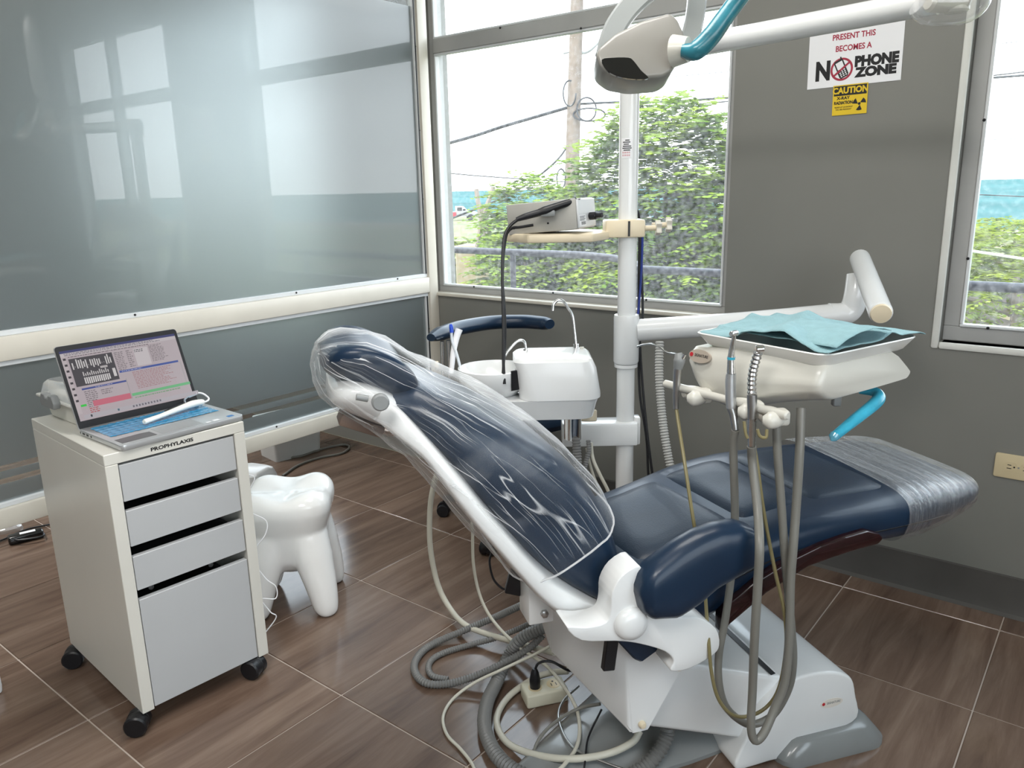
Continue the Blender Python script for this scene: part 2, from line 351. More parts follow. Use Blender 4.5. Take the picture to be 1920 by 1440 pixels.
def flatprint(name, shapes, mat, parent, M4):
    """flat print: shapes = (polygon in metres, colour); later shapes lie a hair above earlier ones"""
    bm = bmesh.new(); cl = bm.loops.layers.float_color.new('Col')
    for i, (poly, col) in enumerate(shapes):
        f = bm.faces.new([bm.verts.new(M4 @ Vector((x, y, .00006*(i+1)))) for x, y in poly])
        for lp in f.loops: lp[cl] = (*col, 1)
    if parent is not None: bmesh.ops.transform(bm, matrix=WM[parent.name].inverted(), verts=bm.verts)
    me = bpy.data.meshes.new(name); bm.to_mesh(me); bm.free(); me.materials.append(mat)
    o = bpy.data.objects.new(name, me); COL.objects.link(o)
    if parent is not None: o.parent = parent; WM[o.name] = WM[parent.name]
    return o
def rect(x0, y0, x1, y1): return [(x0, y0), (x1, y0), (x1, y1), (x0, y1)]
def disc(cx, cy, r, n=20, a0=0, a1=360): return [(cx+r*cos(radians(a0+(a1-a0)*k/n)), cy+r*sin(radians(a0+(a1-a0)*k/n))) for k in range(n)]

# ================================================================== THE SETTING
YW, XP = 2.70, -2.59
DX, DY = .458, .4695
floor = struct(obj('floor', box(bmn(), -6.6, 1.4, -2.2, YW, -.05, -.0022), GROUT))
def tile_mesh(sx, sy):
    b = bmn(); box(b, -sx/2, sx/2, -sy/2, sy/2, -.012, 0, .0016, 1); return finish(b, 'tile', TILE, 60, False)
tm = tile_mesh(DX-.0036, DY-.0036); tm2 = tile_mesh(DX-.0036, YW-(.6965+4*DY)-.004)
for i in range(-11, 6):
    for j in range(-6, 5):
        cx = -1.5543+(i+.5)*DX; cy = .6965+(j+.5)*DY
        if cx < -6.4 or cx > 1.3 or cy < -2.0: continue
        last = j == 4
        o = bpy.data.objects.new('tile', tm2 if last else tm); COL.objects.link(o); o.parent = floor
        o.location = (cx, (.6965+4*DY+YW)/2 if last else cy, random.Random(i*31+j).uniform(-.0004, .0004))

# window wall: piers, sills and head as one wall
W1 = (-2.625, -1.157, .865); W2 = (-.452, 1.10, .845); W3 = (-5.9, -3.44, .57); ZT = 2.42
wb = bmn()
for x0, x1 in ((-6.6, W3[0]), (W3[1], W1[0]), (W1[1], W2[0]), (W2[1], 1.4)): box(wb, x0, x1, YW, YW+.16, 0, 2.7)
for W in (W1, W2, W3): box(wb, W[0], W[1], YW, YW+.16, 0, W[2]); box(wb, W[0], W[1], YW, YW+.16, ZT, 2.7)
struct(obj('wall_window', wb, WALLM, smooth=False))
struct(obj('wall_back', box(bmn(), -6.6, 1.4, -2.36, -2.2, 0, 2.7), WALLM, smooth=False))
wr = bmn(); W4 = (-2.0, 1.3, .87, 2.37)
box(wr, 1.4, 1.56, -2.36, W4[0], 0, 2.7); box(wr, 1.4, 1.56, W4[1], YW+.16, 0, 2.7); box(wr, 1.4, 1.56, W4[0], W4[1], 0, W4[2]); box(wr, 1.4, 1.56, W4[0], W4[1], W4[3], 2.7)
struct(obj('wall_right', wr, WALLM, smooth=False))
struct(obj('wall_far_left', box(bmn(), -6.76, -6.6, -2.36, YW+.16, 0, 2.7), WALLM, smooth=False))
CEILM = M('white_ceiling_paint', (.78, .78, .76), .7, var=.02)
struct(obj('ceiling', box(bmn(), -6.76, 1.56, -2.36, YW+.16, 2.7, 2.8), CEILM, smooth=False))
BASEB = M('dark_grey_cove_base', (.085, .08, .075), .45, var=.1)
bb = bmn(); prism(bb, [(0, 0), (.03, 0), (.016, .008), (.010, .03), (.008, .125), (0, .128)], 0, 2.58+1.4, frame_m((-2.58, YW-.0002, .0), (0, -1, 0), (0, 0, 1), (1, 0, 0)))
# frame axes: x -> out of the wall, y -> up, z -> along the wall
struct(obj('baseboard_window', bb, BASEB))

# ---- windows
GL = mat_glass('dusty_window_glass', .045)
GLC = mat_glass('clear_strip_glass', .02, (.86, .90, .90))
def window(n, W, mull, label, frame_t=.05, ys=YW+.045, bead=True):
    root = empty('window_%d' % n, ((W[0]+W[1])/2, ys, W[2])); root['kind'] = 'structure'; root['label'] = label
    x0, x1, z0 = W
    fr = bmn(); d0, d1 = ys, ys+.055; ft = frame_t
    box(fr, x0, x1, d0, d1, z0, z0+ft, .002, 1); box(fr, x0, x1, d0, d1, ZT-ft, ZT, .002, 1)
    box(fr, x0, x0+ft, d0, d1, z0+ft, ZT-ft, .002, 1); box(fr, x1-ft, x1, d0, d1, z0+ft, ZT-ft, .002, 1)
    for a in mull.get('x', []): box(fr, a-.022, a+.022, d0, d1, z0+ft, ZT-ft, .002, 1)
    for a, b in mull.get('z', []): box(fr, x0+ft, x1-ft, d0-.01, d1, a, b, .003, 1)
    obj('window_frame', fr, ALU, root, smooth=False)
    zs = [z0+ft] + [v for ab in mull.get('z', []) for v in ab] + [ZT-ft]
    xs = [x0+ft] + [v for a in mull.get('x', []) for v in (a-.022, a+.022)] + [x1-ft]
    for k in range(0, len(zs), 2):
        for q in range(0, len(xs), 2):
            a0, a1, b0, b1 = xs[q], xs[q+1], zs[k], zs[k+1]
            be = bmn(); t = .009
            box(be, a0, a1, d0-.006, d0+.02, b0, b0+t, .002, 1); box(be, a0, a1, d0-.006, d0+.02, b1-t, b1, .002, 1)
            box(be, a0, a0+t, d0-.006, d0+.02, b0+t, b1-t, .002, 1); box(be, a1-t, a1, d0-.006, d0+.02, b0+t, b1-t, .002, 1)
            bo = obj('glazing_bead', be, ALUL, root, smooth=False)
            g = bmn(); box(g, a0+t*.6, a1-t*.6, d0+.012, d0+.016, b0+t*.6, b1-t*.6); obj('pane', g, GL, root, smooth=False)
    return root
w1 = window(1, W1, {'z': [(1.93, 1.99)]}, 'wide aluminium framed window beside the frosted glass partition', .03)
w2 = window(2, W2, {'z': [(1.93, 1.99)], 'x': [.35]}, 'aluminium framed window looking over the sea', .045)
w3 = window(3, W3, {'z': [(1.93, 1.99)], 'x': [-4.67]}, 'window of the next room behind the frosted partition', .04)
w4 = empty('window_4', (1.45, (W4[0]+W4[1])/2, W4[2])); w4['kind'] = 'structure'; w4['label'] = 'assumed window in the unseen side wall, added for side light'  # out of view, added to light the chair and cabinet from the right
fr = bmn()
for a in ((W4[0], W4[1], W4[2], W4[2]+.04), (W4[0], W4[1], W4[3]-.04, W4[3]), (W4[0], W4[0]+.04, W4[2], W4[3]), (W4[1]-.04, W4[1], W4[2], W4[3]), (-.38, -.32, W4[2], W4[3])): box(fr, 1.45, 1.5, *a)
obj('window_frame', fr, ALU, w4, smooth=False)
for a0, a1 in ((W4[0]+.04, -.38), (-.32, W4[1]-.04)): obj('pane', box(bmn(), 1.473, 1.477, a0, a1, W4[2]+.04, W4[3]-.04), GL, w4, smooth=False)
# inner ledge and plaster reveals
lb = bmn(); box(lb, W1[0], W1[1], YW-.012, YW+.045, .852, .868, .004, 2); obj('sill_ledge', lb, CREAMP, w1)
tb = bmn()
for a in ((W2[0]-.022, W2[0], YW-.008, YW+.05, W2[2]-.022, ZT+.02), (W2[1], W2[1]+.022, YW-.008, YW+.05, W2[2]-.022, ZT+.02), (W2[0]-.0, W2[1]+.0, YW-.008, YW+.05, W2[2]-.022, W2[2])): box(tb, *a, .007, 2)
obj('plaster_surround', tb, M('white_painted_plaster', (.7, .7, .66), .55, bump=.2, bscale=30), w2)
# little fixing screws / weep plugs along the glazing beads
def screws(root, pts):
    b = bmn()
    for p in pts: lathe(b, [(.0045, 0), (.0045, .003), (.002, .005)], 8, axis_m(p, (0, -1, 0)))
    o = obj('fixing_plugs', b, BLACK, root); return o
screws(w1, [(-2.4, YW+.04, .90), (-1.95, YW+.04, .90), (-1.5, YW+.04, .90), (-2.2, YW+.03, 1.985), (-1.8, YW+.03, 1.93)])
screws(w2, [(-.405, YW+.04, 1.1), (-.405, YW+.04, 1.5), (-.33, YW+.04, .893)])

# ---- frosted glass partition, standing square to the window wall
FROST = bpy.data.materials.new('frosted_glass'); FROST.use_nodes = True
_b = FROST.node_tree.nodes['Principled BSDF']; _b.inputs['Base Color'].default_value = (.34, .39, .40, 1); _b.inputs['Roughness'].default_value = .34
_b.inputs['Transmission Weight'].default_value = .80; _b.inputs['IOR'].default_value = 1.45; _b.inputs['Coat Weight'].default_value = 1; _b.inputs['Coat Roughness'].default_value = .015
_t = FROST.node_tree; _n = _t.nodes.new('ShaderNodeTexNoise'); _n.inputs['Scale'].default_value = 3; _n.inputs['Detail'].default_value = 6; _c = _t.nodes.new('ShaderNodeTexCoord'); lk(_t, _c.outputs['Object'], _n.inputs[0])
_m = _t.nodes.new('ShaderNodeMapRange'); _m.inputs['To Min'].default_value = .38; _m.inputs['To Max'].default_value = .45; lk(_t, _n.outputs[0], _m.inputs[0]); lk(_t, _m.outputs[0], _b.inputs['Roughness'])
part = empty('wall_left', (XP, 2.68, 0)); part['kind'] = 'structure'; part['label'] = 'cream steel and frosted glass partition'
PY0 = -1.4
b = bmn(); box(b, XP-.05, XP, 2.642, 2.699, 0, 2.7, .004, 2); obj('post', b, CREAMP, part)
b = bmn(); box(b, XP-.05, XP, PY0-.06, PY0, 0, 2.7, .004, 2); obj('post', b, CREAMP, part)
for z0, z1 in ((.872, .945), (.366, .428), (2.45, 2.52)):
    b = bmn(); box(b, XP-.05, XP+.001, PY0, 2.643, z0, z1, .006, 2); obj('rail', b, CREAMP, part)
def beads(y0, y1, z0, z1):
    b = bmn(); t = .016
    box(b, XP-.04, XP-.012, y0, y1, z0, z0+t, .002, 1); box(b, XP-.04, XP-.012, y0, y1, z1-t, z1, .002, 1)
    box(b, XP-.04, XP-.012, y0, y0+t, z0+t, z1-t, .002, 1); box(b, XP-.04, XP-.012, y1-t, y1, z0+t, z1-t, .002, 1)
    obj('glazing_bead', b, ALUL, part, smooth=False)
    g = bmn(); box(g, XP-.012, XP-.009, y1-t*.8, y1-t*.45, z0+t, z1-t); obj('rubber_gasket', g, BLACK, part, smooth=False)
beads(PY0, 2.642, .945, 2.45); beads(PY0, 2.642, .428, .872)
gx0, gx1 = XP-.030, XP-.024
def sheet(nm, z0, z1, m):
    # both faces of the glass, outward normals kept so light bends in and out of it
    me = bpy.data.meshes.new(nm); y0, y1 = PY0+.008, 2.634
    me.from_pydata([(gx1, y0, z0), (gx1, y1, z0), (gx1, y1, z1), (gx1, y0, z1), (gx0, y0, z0), (gx0, y0, z1), (gx0, y1, z1), (gx0, y1, z0)], [], [(0, 1, 2, 3), (4, 5, 6, 7)])
    me.transform(WM[part.name].inverted()); me.materials.append(m)
    o = bpy.data.objects.new(nm, me); COL.objects.link(o); o.parent = part; return o
sheet('frosted_pane', .953, 2.112, FROST)
sheet('clear_pane', 2.112, 2.442, GLC)
for z0, z1 in ((.436, .497), (.515, .537), (.556, .864)):
    sheet('frosted_pane', z0, z1, FROST)
for z0, z1 in ((.497, .515), (.537, .556)):
    sheet('clear_strip', z0, z1, GLC)
b = bmn()
for y, z in ((.6, .949), (1.25, .949), (1.9, .949), (2.45, .949), (2.25, .868), (1.2, .432), (1.75, .432)): lathe(b, [(.004, 0), (.004, .002), (.001, .004)], 8, axis_m((XP-.012, y, z+.006), (1, 0, 0)))
for z in (1.3, 1.6, 1.95, .7): lathe(b, [(.004, 0), (.004, .002), (.001, .004)], 8, axis_m((XP-.012, 2.634, z), (1, 0, 0)))
obj('fixing_plugs', b, BLACK, part)

# ================================================================== OUTSIDE
GZ = -2.4
GRASS = bpy.data.materials.new('dry_grass_ground'); GRASS.use_nodes = True
_t = GRASS.node_tree; _b = _t.nodes['Principled BSDF']; _c = _t.nodes.new('ShaderNodeTexCoord'); _n = _t.nodes.new('ShaderNodeTexNoise'); _n.inputs['Scale'].default_value = .35; _n.inputs['Detail'].default_value = 10; lk(_t, _c.outputs['Object'], _n.inputs[0])
_r = _t.nodes.new('ShaderNodeValToRGB'); lk(_t, _n.outputs[0], _r.inputs[0]); _e = _r.color_ramp.elements; _e[0].position = .35; _e[0].color = (.06, .085, .02, 1); _e[1].position = .68; _e[1].color = (.16, .11, .07, 1); _q = _e.new(.52); _q.color = (.11, .12, .04, 1)
lk(_t, _r.outputs[0], _b.inputs['Base Color']); _b.inputs['Roughness'].default_value = .9
def poly_slab(pts, z0, z1):
    b = bmn(); prism(b, [(p[0], p[1]) for p in pts], z0, z1); return b
struct(tag(obj('ground', poly_slab([(-300, -60), (300, -60), (300, 62), (-7, 62), (-40, 80), (-113, 96), (-300, 150)], GZ-.5, GZ), GRASS, smooth=False), 'green and brown ground outside below the window', 'ground'))
SAND = M('pale_sand', (.21, .175, .15), .9, var=.1, vscale=.2)
struct(tag(obj('sand_strip', poly_slab([(-300, 150), (-113, 96), (-40, 80), (-7, 62), (300, 62), (300, 70), (-7, 70), (-40, 88), (-113, 112), (-300, 170)], GZ-.6, GZ-.02), SAND, smooth=False), 'pale sandy shore road in front of the sea', 'shore'))
SEA = M('turquoise_sea', (.055, .125, .13), .8, var=.25, vscale=.02, spec=0)
struct(tag(obj('sea', poly_slab([(-6000, 60), (6000, 60), (6000, 7000), (-6000, 7000)], GZ-2, GZ-.55), SEA, smooth=False), 'turquoise sea reaching to the horizon', 'sea'))
struct(tag(obj('balcony_slab', box(bmn(), -7, 3, YW+.16, 4.0, -.25, -.05), M('concrete', (.45, .43, .40), .8), smooth=False), 'concrete balcony slab outside the windows', 'balcony'))
# railing
rl = thing('balcony_railing', 'dark grey tubular railing outside the wide window', 'railing', (-2, 3.9, -.05))
RAILM = M('grey_painted_railing', (.045, .045, .06), .45)
b = bmn(); tube(b, [(-7, 4.02, .935), (-3.2, 4.02, .94), (-2.55, 4.02, .935), (-2.3, 3.98, .915), (-2.18, 3.93, .89)], .022, 10); obj('handrail', b, RAILM, rl)
b = bmn(); tube(b, [(-2.2, 3.9, .885), (3, 3.9, .885)], .022, 10); obj('handrail', b, RAILM, rl)
for x, y, z in ((-5.2, 4.02, .935), (-3.18, 4.02, .935), (-2.19, 3.91, .885), (-.05, 3.9, .885), (1.6, 3.9, .885)):
    b = bmn(); cyl(b, (x, y, -.05), (x, y, z), .019, 12); obj('post', b, RAILM, rl)
# utility pole and wires
PD = 17.0
pole = thing('utility_pole', 'pale wooden utility pole with cross bracket outside the window', 'pole', (dep(1068, 480, PD).x, dep(1068, 480, PD).y, GZ))
p0 = dep(1068, 480, PD); p1 = dep(1082, 0, PD); dr = (p1-p0).normalized(); base = p0+dr*((GZ-p0.z)/dr.z); top = p0+dr*8
POLEM = M('weathered_pole_wood', (.15, .115, .09), .8, var=.15, vscale=3, stretch=(6, 6, 1))
b = bmn(); tube(b, [base, p0, top], [.19, .165, .13], 14, 3); obj('shaft', b, POLEM, pole)
b = bmn(); q = dep(1082, 100, PD); tube(b, [q, q+CX*.25+CU*.05, q+CX*.5+CU*.28], .035, 8); tube(b, [q-CU*.3, q-CX*.12+CU*.0, q-CX*.3+CU*.0], .02, 6); obj('bracket', b, GREYP, pole)
b = bmn()
for cx, cy, rx, ry in ((1100, 205, 18, 22), (1052, 335, 8, 18), (1105, 215, 30, 12), (1068, 175, 12, 24)):
    tube(b, [dep(cx+rx*cos(a*.52), cy+ry*sin(a*.52), PD-.3+.02*a) for a in range(14)], .018, 6, 4)
obj('coiled_cable', b, BLACK, pole)['kind'] = 'stuff'
def wire(pts, r, label, D=PD, name='overhead_wire', m=None):
    m = m or BLACK; b = bmn(); tube(b, [dep(x, y, D) if len(p) == 2 else dep(p[0], p[1], p[2]) for p in pts for x, y in [p[:2]]], r, 6, 8)
    return tag(obj(name, b, m or GREYP), label, 'wire')
wire([(300, 400), (808, 277), (950, 235), (1070, 200)], .035, 'twisted grey overhead wire sagging leftward from the pole')
wire([(1085, 195), (1150, 192), (1260, 190), (1380, 182), (2200, 120)], .025, 'overhead wire running from the pole above the tree top')
wire([(1078, 215), (1060, 280), (1010, 330), (940, 372), (820, 420)], .022, 'drooping cable falling from the pole to the lower bushes')
wire([(1062, 315), (1160, 335), (1250, 357), (1370, 386), (1800, 480)], .02, 'pale guy wire slanting down across the tree', m=ALUL)
wire([(1062, 318), (1180, 328), (1300, 345), (1800, 395)], .015, 'thin pale wire crossing the tree crown', m=ALUL)
wire([(815, 322), (900, 330), (1060, 341)], .012, 'thin wire stretched just above the sea horizon')
wire([(945, 510), (1000, 495), (1060, 472), (1100, 455)], .015, 'pale wire behind the railing near the pole base', m=ALUL)
wire([(1200, 150), (1850, 85), (3000, -60)], .012, 'highest thin wire seen through the sea window', 30)
wire([(1200, 205), (1850, 143), (3000, 0)], .025, 'thick wire crossing the upper sea window', 30)
wire([(1200, 265), (1850, 262), (3000, 215)], .012, 'thin wire across the pale sky of the sea window', 30)
wire([(1200, 345), (1860, 366), (3000, 420)], .02, 'dark wire drawn across the turquoise water', 30)
wire([(1420, 420), (1850, 475), (3000, 660)], .015, 'pale wire just above the railing in the sea window', 8, m=ALUL)

def fronds(n, sampler, seed, L=(.35, .6), leaf=(.10, .028), pairs=8, droop=.35):
    rnd = random.Random(seed); V = []; Fc = []
    for _ in range(n):
        p, outw = sampler(rnd); a = rnd.uniform(0, 2*pi)
        d = Vector((cos(a), sin(a), rnd.uniform(-.2, .45)))+outw*.8; d.normalize()
        s = d.cross(Vector((0, 0, 1))).normalized(); l = rnd.uniform(*L)
        for k in range(pairs):
            t = (k+.6)/pairs; c = p+d*l*t+Vector((0, 0, -droop*l*t*t))
            for sg in (-1, 1):
                ld = (s*sg+d*.45+Vector((0, 0, -.25+rnd.uniform(-.15, .15)))).normalized(); w_ = ld.cross(Vector((rnd.uniform(-.4, .4), rnd.uniform(-.4, .4), 1))).normalized()
                ll = leaf[0]*(1.1-.5*t)*rnd.uniform(.8, 1.2); lw = leaf[1]
                i = len(V); V += [c, c+ld*ll*.5+w_*lw, c+ld*ll, c+ld*ll*.5-w_*lw]; Fc.append((i, i+1, i+2, i+3))
    return V, Fc
def foliage(name, VF, mat, parent):
    V, Fc = VF; inv = WM[parent.name].inverted()
    me = bpy.data.meshes.new(name); me.from_pydata([inv @ v for v in V], [], Fc); me.materials.append(mat)
    o = bpy.data.objects.new(name, me); COL.objects.link(o); o.parent = parent; o['kind'] = 'stuff'; return o
LEAF1 = mat_leaf('feathery_green_leaf', (.12, .22, .025), (.32, .40, .06)); LEAF2 = mat_leaf('yellow_green_leaf', (.14, .21, .03), (.28, .32, .06))
BARK = M('grey_bark', (.25, .21, .18), .9, bump=.5, bscale=30)
def tree(label, c, rad, n, seed, mat=LEAF1, name='feathery_tree', cat='tree', **kw):
    t = thing(name, label, cat, (c.x, c.y, GZ))
    def smp(r):
        while True:
            v = Vector((r.uniform(-1, 1), r.uniform(-1, 1), r.uniform(-1, 1)))
            if .1 < v.length < 1: break
        q = v.normalized()*(v.length**.6)
        return c+Vector((q.x*rad[0], q.y*rad[1], q.z*rad[2])), v.normalized()
    foliage('foliage', fronds(n, smp, seed, **kw), mat, t)
    b = bmn(); r = random.Random(seed)
    tube(b, [(c.x, c.y, GZ), (c.x+.1, c.y, (GZ+c.z)/2), (c.x, c.y, c.z+rad[2]*.4)], [.12, .09, .03], 8)
    for k in range(7):
        a = r.uniform(0, 6.28); z = c.z+rad[2]*r.uniform(-.6, .2)
        tube(b, [(c.x, c.y, z), (c.x+cos(a)*rad[0]*.4, c.y+sin(a)*rad[1]*.4, z+rad[2]*.25), (c.x+cos(a)*rad[0]*.8, c.y+sin(a)*rad[1]*.8, z+rad[2]*.35)], [.05, .03, .012], 6)
    obj('trunk', b, BARK, t); return t
tree('large feathery tree filling the right half of the wide window', dep(1245, 430, 12), (1.45, 1.4, 1.85), 1900, 3, L=(.4, .75), leaf=(.17, .042), pairs=9)
tree('lower spreading tree behind the pole and scaler shelf', dep(1130, 520, 13), (1.5, 1.2, 1.0), 1000, 5, L=(.4, .7), leaf=(.17, .042))
tree('small leafy tree just left of the utility pole', dep(995, 420, 14), (.75, .7, .75), 420, 7, L=(.4, .7), leaf=(.17, .042))
tree('low bushy growth below the pole crossing the railing', dep(985, 525, 13), (.8, .8, .75), 600, 9, L=(.3, .5), leaf=(.14, .038))
tree('tree crown reaching the right jamb of the wide window', dep(1370, 470, 11), (1.0, 1, 1.2), 700, 13, L=(.4, .7), leaf=(.16, .04))
tree('yellow-green bush at the window corner under the pickup truck', dep(845, 485, 26), (1.6, 1.2, .5), 500, 17, LEAF2, 'roadside_bush', 'bush', L=(.3, .6), leaf=(.2, .06))
tree('bright green bushes along the railing of the sea window', dep(1900, 560, 9), (1.6, 1.2, .75), 900, 21, LEAF2, 'roadside_bush', 'bush', L=(.25, .5), leaf=(.12, .02))
tree('sunlit hedge between the shore road and the sea window', dep(1900, 470, 24), (4.2, 2, .8), 800, 23, LEAF2, 'roadside_bush', 'bush', L=(.5, .9), leaf=(.25, .06))
# bare crossing stems and pillar
b = bmn()
for a in (((893, 355), (900, 400), (915, 465)), ((925, 352), (905, 410), (893, 470)), ((912, 400), (914, 470)), ((897, 380), (918, 440), (914, 500))): tube(b, [dep(x, y, 15) for x, y in a], .045, 7)
o = obj('bare_stems', b, M('bleached_stem', (.2, .16, .13), .8)); tag(o, 'bare crossing stems rising above the concrete pillar', 'stems')
pc = dep(900, 560, 16); PIL = M('sandy_render', (.26, .21, .12), .8, var=.12, vscale=2)  # pillar render in its own sandy colour, varied by noise
pl = thing('boundary_pillar', 'sandy coloured rendered pillar outside below the crossing stems', 'pillar', (pc.x, pc.y, GZ), .35)
b = bmn(); box(b, -.36, .36, -.36, .36, 0, dep(900, 462, 16).z-GZ, .02, 1); obj('shaft', b, PIL, pl, world=False)
b = bmn(); zt = dep(900, 462, 16).z-GZ; box(b, -.40, .40, -.40, .40, zt-.02, zt+.05, .01, 1); obj('cap', b, PIL, pl, world=False)
# parked pickup truck
tp = onz(858, 413, GZ+.0); tk = thing('pickup_truck', 'white pickup truck with a red tailgate side parked by the sea', 'truck', (tp.x, tp.y, GZ), HEAD+.15)
S = (tp-CP).length*72/FPX/5.0
def tb_(a): return tuple(x*S for x in a)
TW = M('white_car_paint', (.30, .30, .31), .25, coat=.6); TR = M('red_car_paint', (.55, .02, .04), .3, coat=.5)
b = bmn(); prism(b, [(-.2, .5), (2.5, .5), (2.5, .95), (2.3, 1.05), (1.3, 1.12), (.75, 1.72), (-.2, 1.75)], -.85, .85, frame_m((0, 0, 0), (1, 0, 0), (0, 0, 1), (0, -1, 0)) @ Matrix.Scale(1, 4), .04); bmesh.ops.scale(b, vec=(S, S, S), verts=b.verts); obj('cab', b, TW, tk, world=False)
b = bmn(); box(b, -2.5, -.22, -.85, .85, .5, 1.05, .04, 1); bmesh.ops.scale(b, vec=(S, S, S), verts=b.verts); obj('load_bed', b, TR, tk, world=False)
b = bmn(); box(b, -.1, .55, -.87, .87, 1.15, 1.62, .04, 1); box(b, .62, 1.0, -.86, .86, 1.15, 1.42, .04, 1); bmesh.ops.scale(b, vec=(S, S, S), verts=b.verts); obj('side_windows', b, BLACK, tk, world=False)
for x in (-1.6, 1.6):
    for y in (-.75, .75):
        b = bmn(); lathe(b, [(.2, -.12), (.36, -.12), (.38, -.08), (.38, .08), (.36, .12), (.2, .12)], 18, axis_m((x, y, .38), (0, 1, 0))); bmesh.ops.scale(b, vec=(S, S, S), verts=b.verts); obj('wheel', b, BLACK, tk, world=False)

# ================================================================== CEILING FILL LAMPS (unseen panels, added to brighten the interior)
def fill_panel(loc, label, power, sx=1.2, sy=.6):
    t = thing('ceiling_fill_light', label, 'light', loc, group='added ceiling fill lights')
    b = bmn(); box(b, -sx/2-.02, sx/2+.02, -sy/2-.02, -sy/2, -.03, 0); box(b, -sx/2-.02, sx/2+.02, sy/2, sy/2+.02, -.03, 0); box(b, -sx/2-.02, -sx/2, -sy/2, sy/2, -.03, 0); box(b, sx/2, sx/2+.02, -sy/2, sy/2, -.03, 0)
    obj('frame', b, WHITE, t, world=False, smooth=False)
    b = bmn(); box(b, -sx/2, sx/2, -sy/2, sy/2, -.012, -.002); obj('diffuser', b, M('fill_diffuser', (.9, .9, .88), .6, emit=(1, .95, .86), estr=1.0), t, world=False, smooth=False)
    d = bpy.data.lights.new('fill_lamp', 'AREA'); d.shape = 'RECTANGLE'; d.size = sx; d.size_y = sy; d.energy = power; d.color = (1, .98, .95)
    o = bpy.data.objects.new('fill_lamp', d); COL.objects.link(o); o.parent = t; o.location = (0, 0, -.035)
fill_panel((-.35, -.6, 2.7), 'added unseen ceiling fill light behind the viewer', 34)
fill_panel((-1.0, 1.35, 2.7), 'added unseen ceiling fill light above the dental chair', 17)
fill_panel((-4.6, .6, 2.7), 'added unseen ceiling fill light in the next room', 60)

# ================================================================== DRAWER CABINET
pP = onz(268.3, 1339.7, .055); pQ = onz(503.7, 1224.5, .055)
cu = (pQ-pP).normalized(); CANG = math.atan2(cu.y, cu.x); CW, CD = .358, .50
cab = thing('drawer_cabinet', 'white drawer cabinet on black castors with PROPHYLAXIS lettering', 'cabinet', (pP.x, pP.y, 0), CANG)
b = bmn()
box(b, 0, .030, 0, CD, .055, .722, .0012, 1); box(b, CW-.030, CW, 0, CD, .055, .722, .0012, 1)
box(b, .030, CW-.030, .02, CD, .055, .075); box(b, .030, CW-.030, CD-.012, CD, .075, .722)
obj('body', b, CAB, cab, world=False, smooth=False)
b = bmn(); box(b, 0, CW, 0, CD, .7225, .75, .0015, 1); obj('top_panel', b, CAB, cab, world=False, smooth=False)
dm = M('drawer_inside', (.05, .05, .05), .7)
for k, (z0, z1) in enumerate(((.6235, .7165), (.506, .599), (.388, .4785), (.059, .362))):
    b = bmn(); box(b, .0325, CW-.0325, .002, .018, z0, z1, .0012, 1); d = obj('drawer', b, DRAWER, cab, world=False, smooth=False)
    b = bmn(); h = min(z1-.022, z0+.24); box(b, .042, CW-.042, .018, CD-.03, z0+.008, z0+.013); box(b, .042, .053, .018, CD-.03, z0+.013, h); box(b, CW-.053, CW-.042, .018, CD-.03, z0+.013, h); box(b, .053, CW-.053, CD-.04, CD-.03, z0+.013, h)
    obj('drawer_box', b, dm, d, world=False, smooth=False)
b = bmn()
for x in (.075, .235): lathe(b, [(.007, 0), (.007, .003), (.004, .005)], 12, axis_m((x, .030, .372), (0, -1, 0)))
obj('hook_pair', b, M('dark_hook', (.06, .06, .06), .4), cab, world=False)['kind'] = 'stuff'
ci = WM[cab.name].inverted(); cpos = [ci @ onz(258, 1354, .029), ci @ onz(476, 1250, .029), ci @ onz(139, 1231, .029)]
for cx, cy, a in ((cpos[0].x, cpos[0].y, .9), (cpos[1].x, cpos[1].y, .5), (cpos[2].x, cpos[2].y, 1.0), (CW-.04, CD-.05, .5)):
    b = bmn(); mm = Matrix.Translation((cx, cy, 0)) @ Matrix.Rotation(a, 4, 'Z')
    for s in (-1, 1): lathe(b, [(.004, -.012), (.025, -.012), (.029, -.008), (.029, .008), (.025, .012), (.004, .012)], 18, mm @ axis_m((s*.0145, 0, .029), (1, 0, 0)))
    c = obj('caster', b, BLACK, cab, world=False)
    b = bmn(); lathe(b, [(.027, -.006), (.028, .0), (.027, .006)], 18, mm @ axis_m((0, 0, .030), (1, 0, 0)), True); cyl(b, mm @ Vector((0, 0, .035)), Vector((min(max(cx, .02), CW-.02), min(max(cy, .02), CD-.02), .0556)), .009, 10); obj('fork', b, M('caster_black', (.012, .012, .013), .5), c, world=False)
c0_ = ci @ onz(233, 1360, .024); b = bmn(); cyl(b, (c0_.x, c0_.y, c0_.z), (cpos[0].x, cpos[0].y, .024), .004, 10); lathe(b, [(.003, 0), (.009, .003), (.009, .006), (.003, .009)], 12, axis_m(c0_, cpos[0]-c0_)); obj('caster_lock', b, BLACK, cab, world=False)
INK = M('black_ink', (.006, .006, .007), .5)
def cabm(u, v, z, ex, ey, ez): return WM[cab.name] @ frame_m((u, v, z), ex, ey, ez)
text('lettering', 'PROPHYLAXIS', .0125, INK, cab, cabm(.163, -.0006, .7358, (1, 0, 0), (0, 0, 1), (0, -1, 0)), .00035, 1.36)

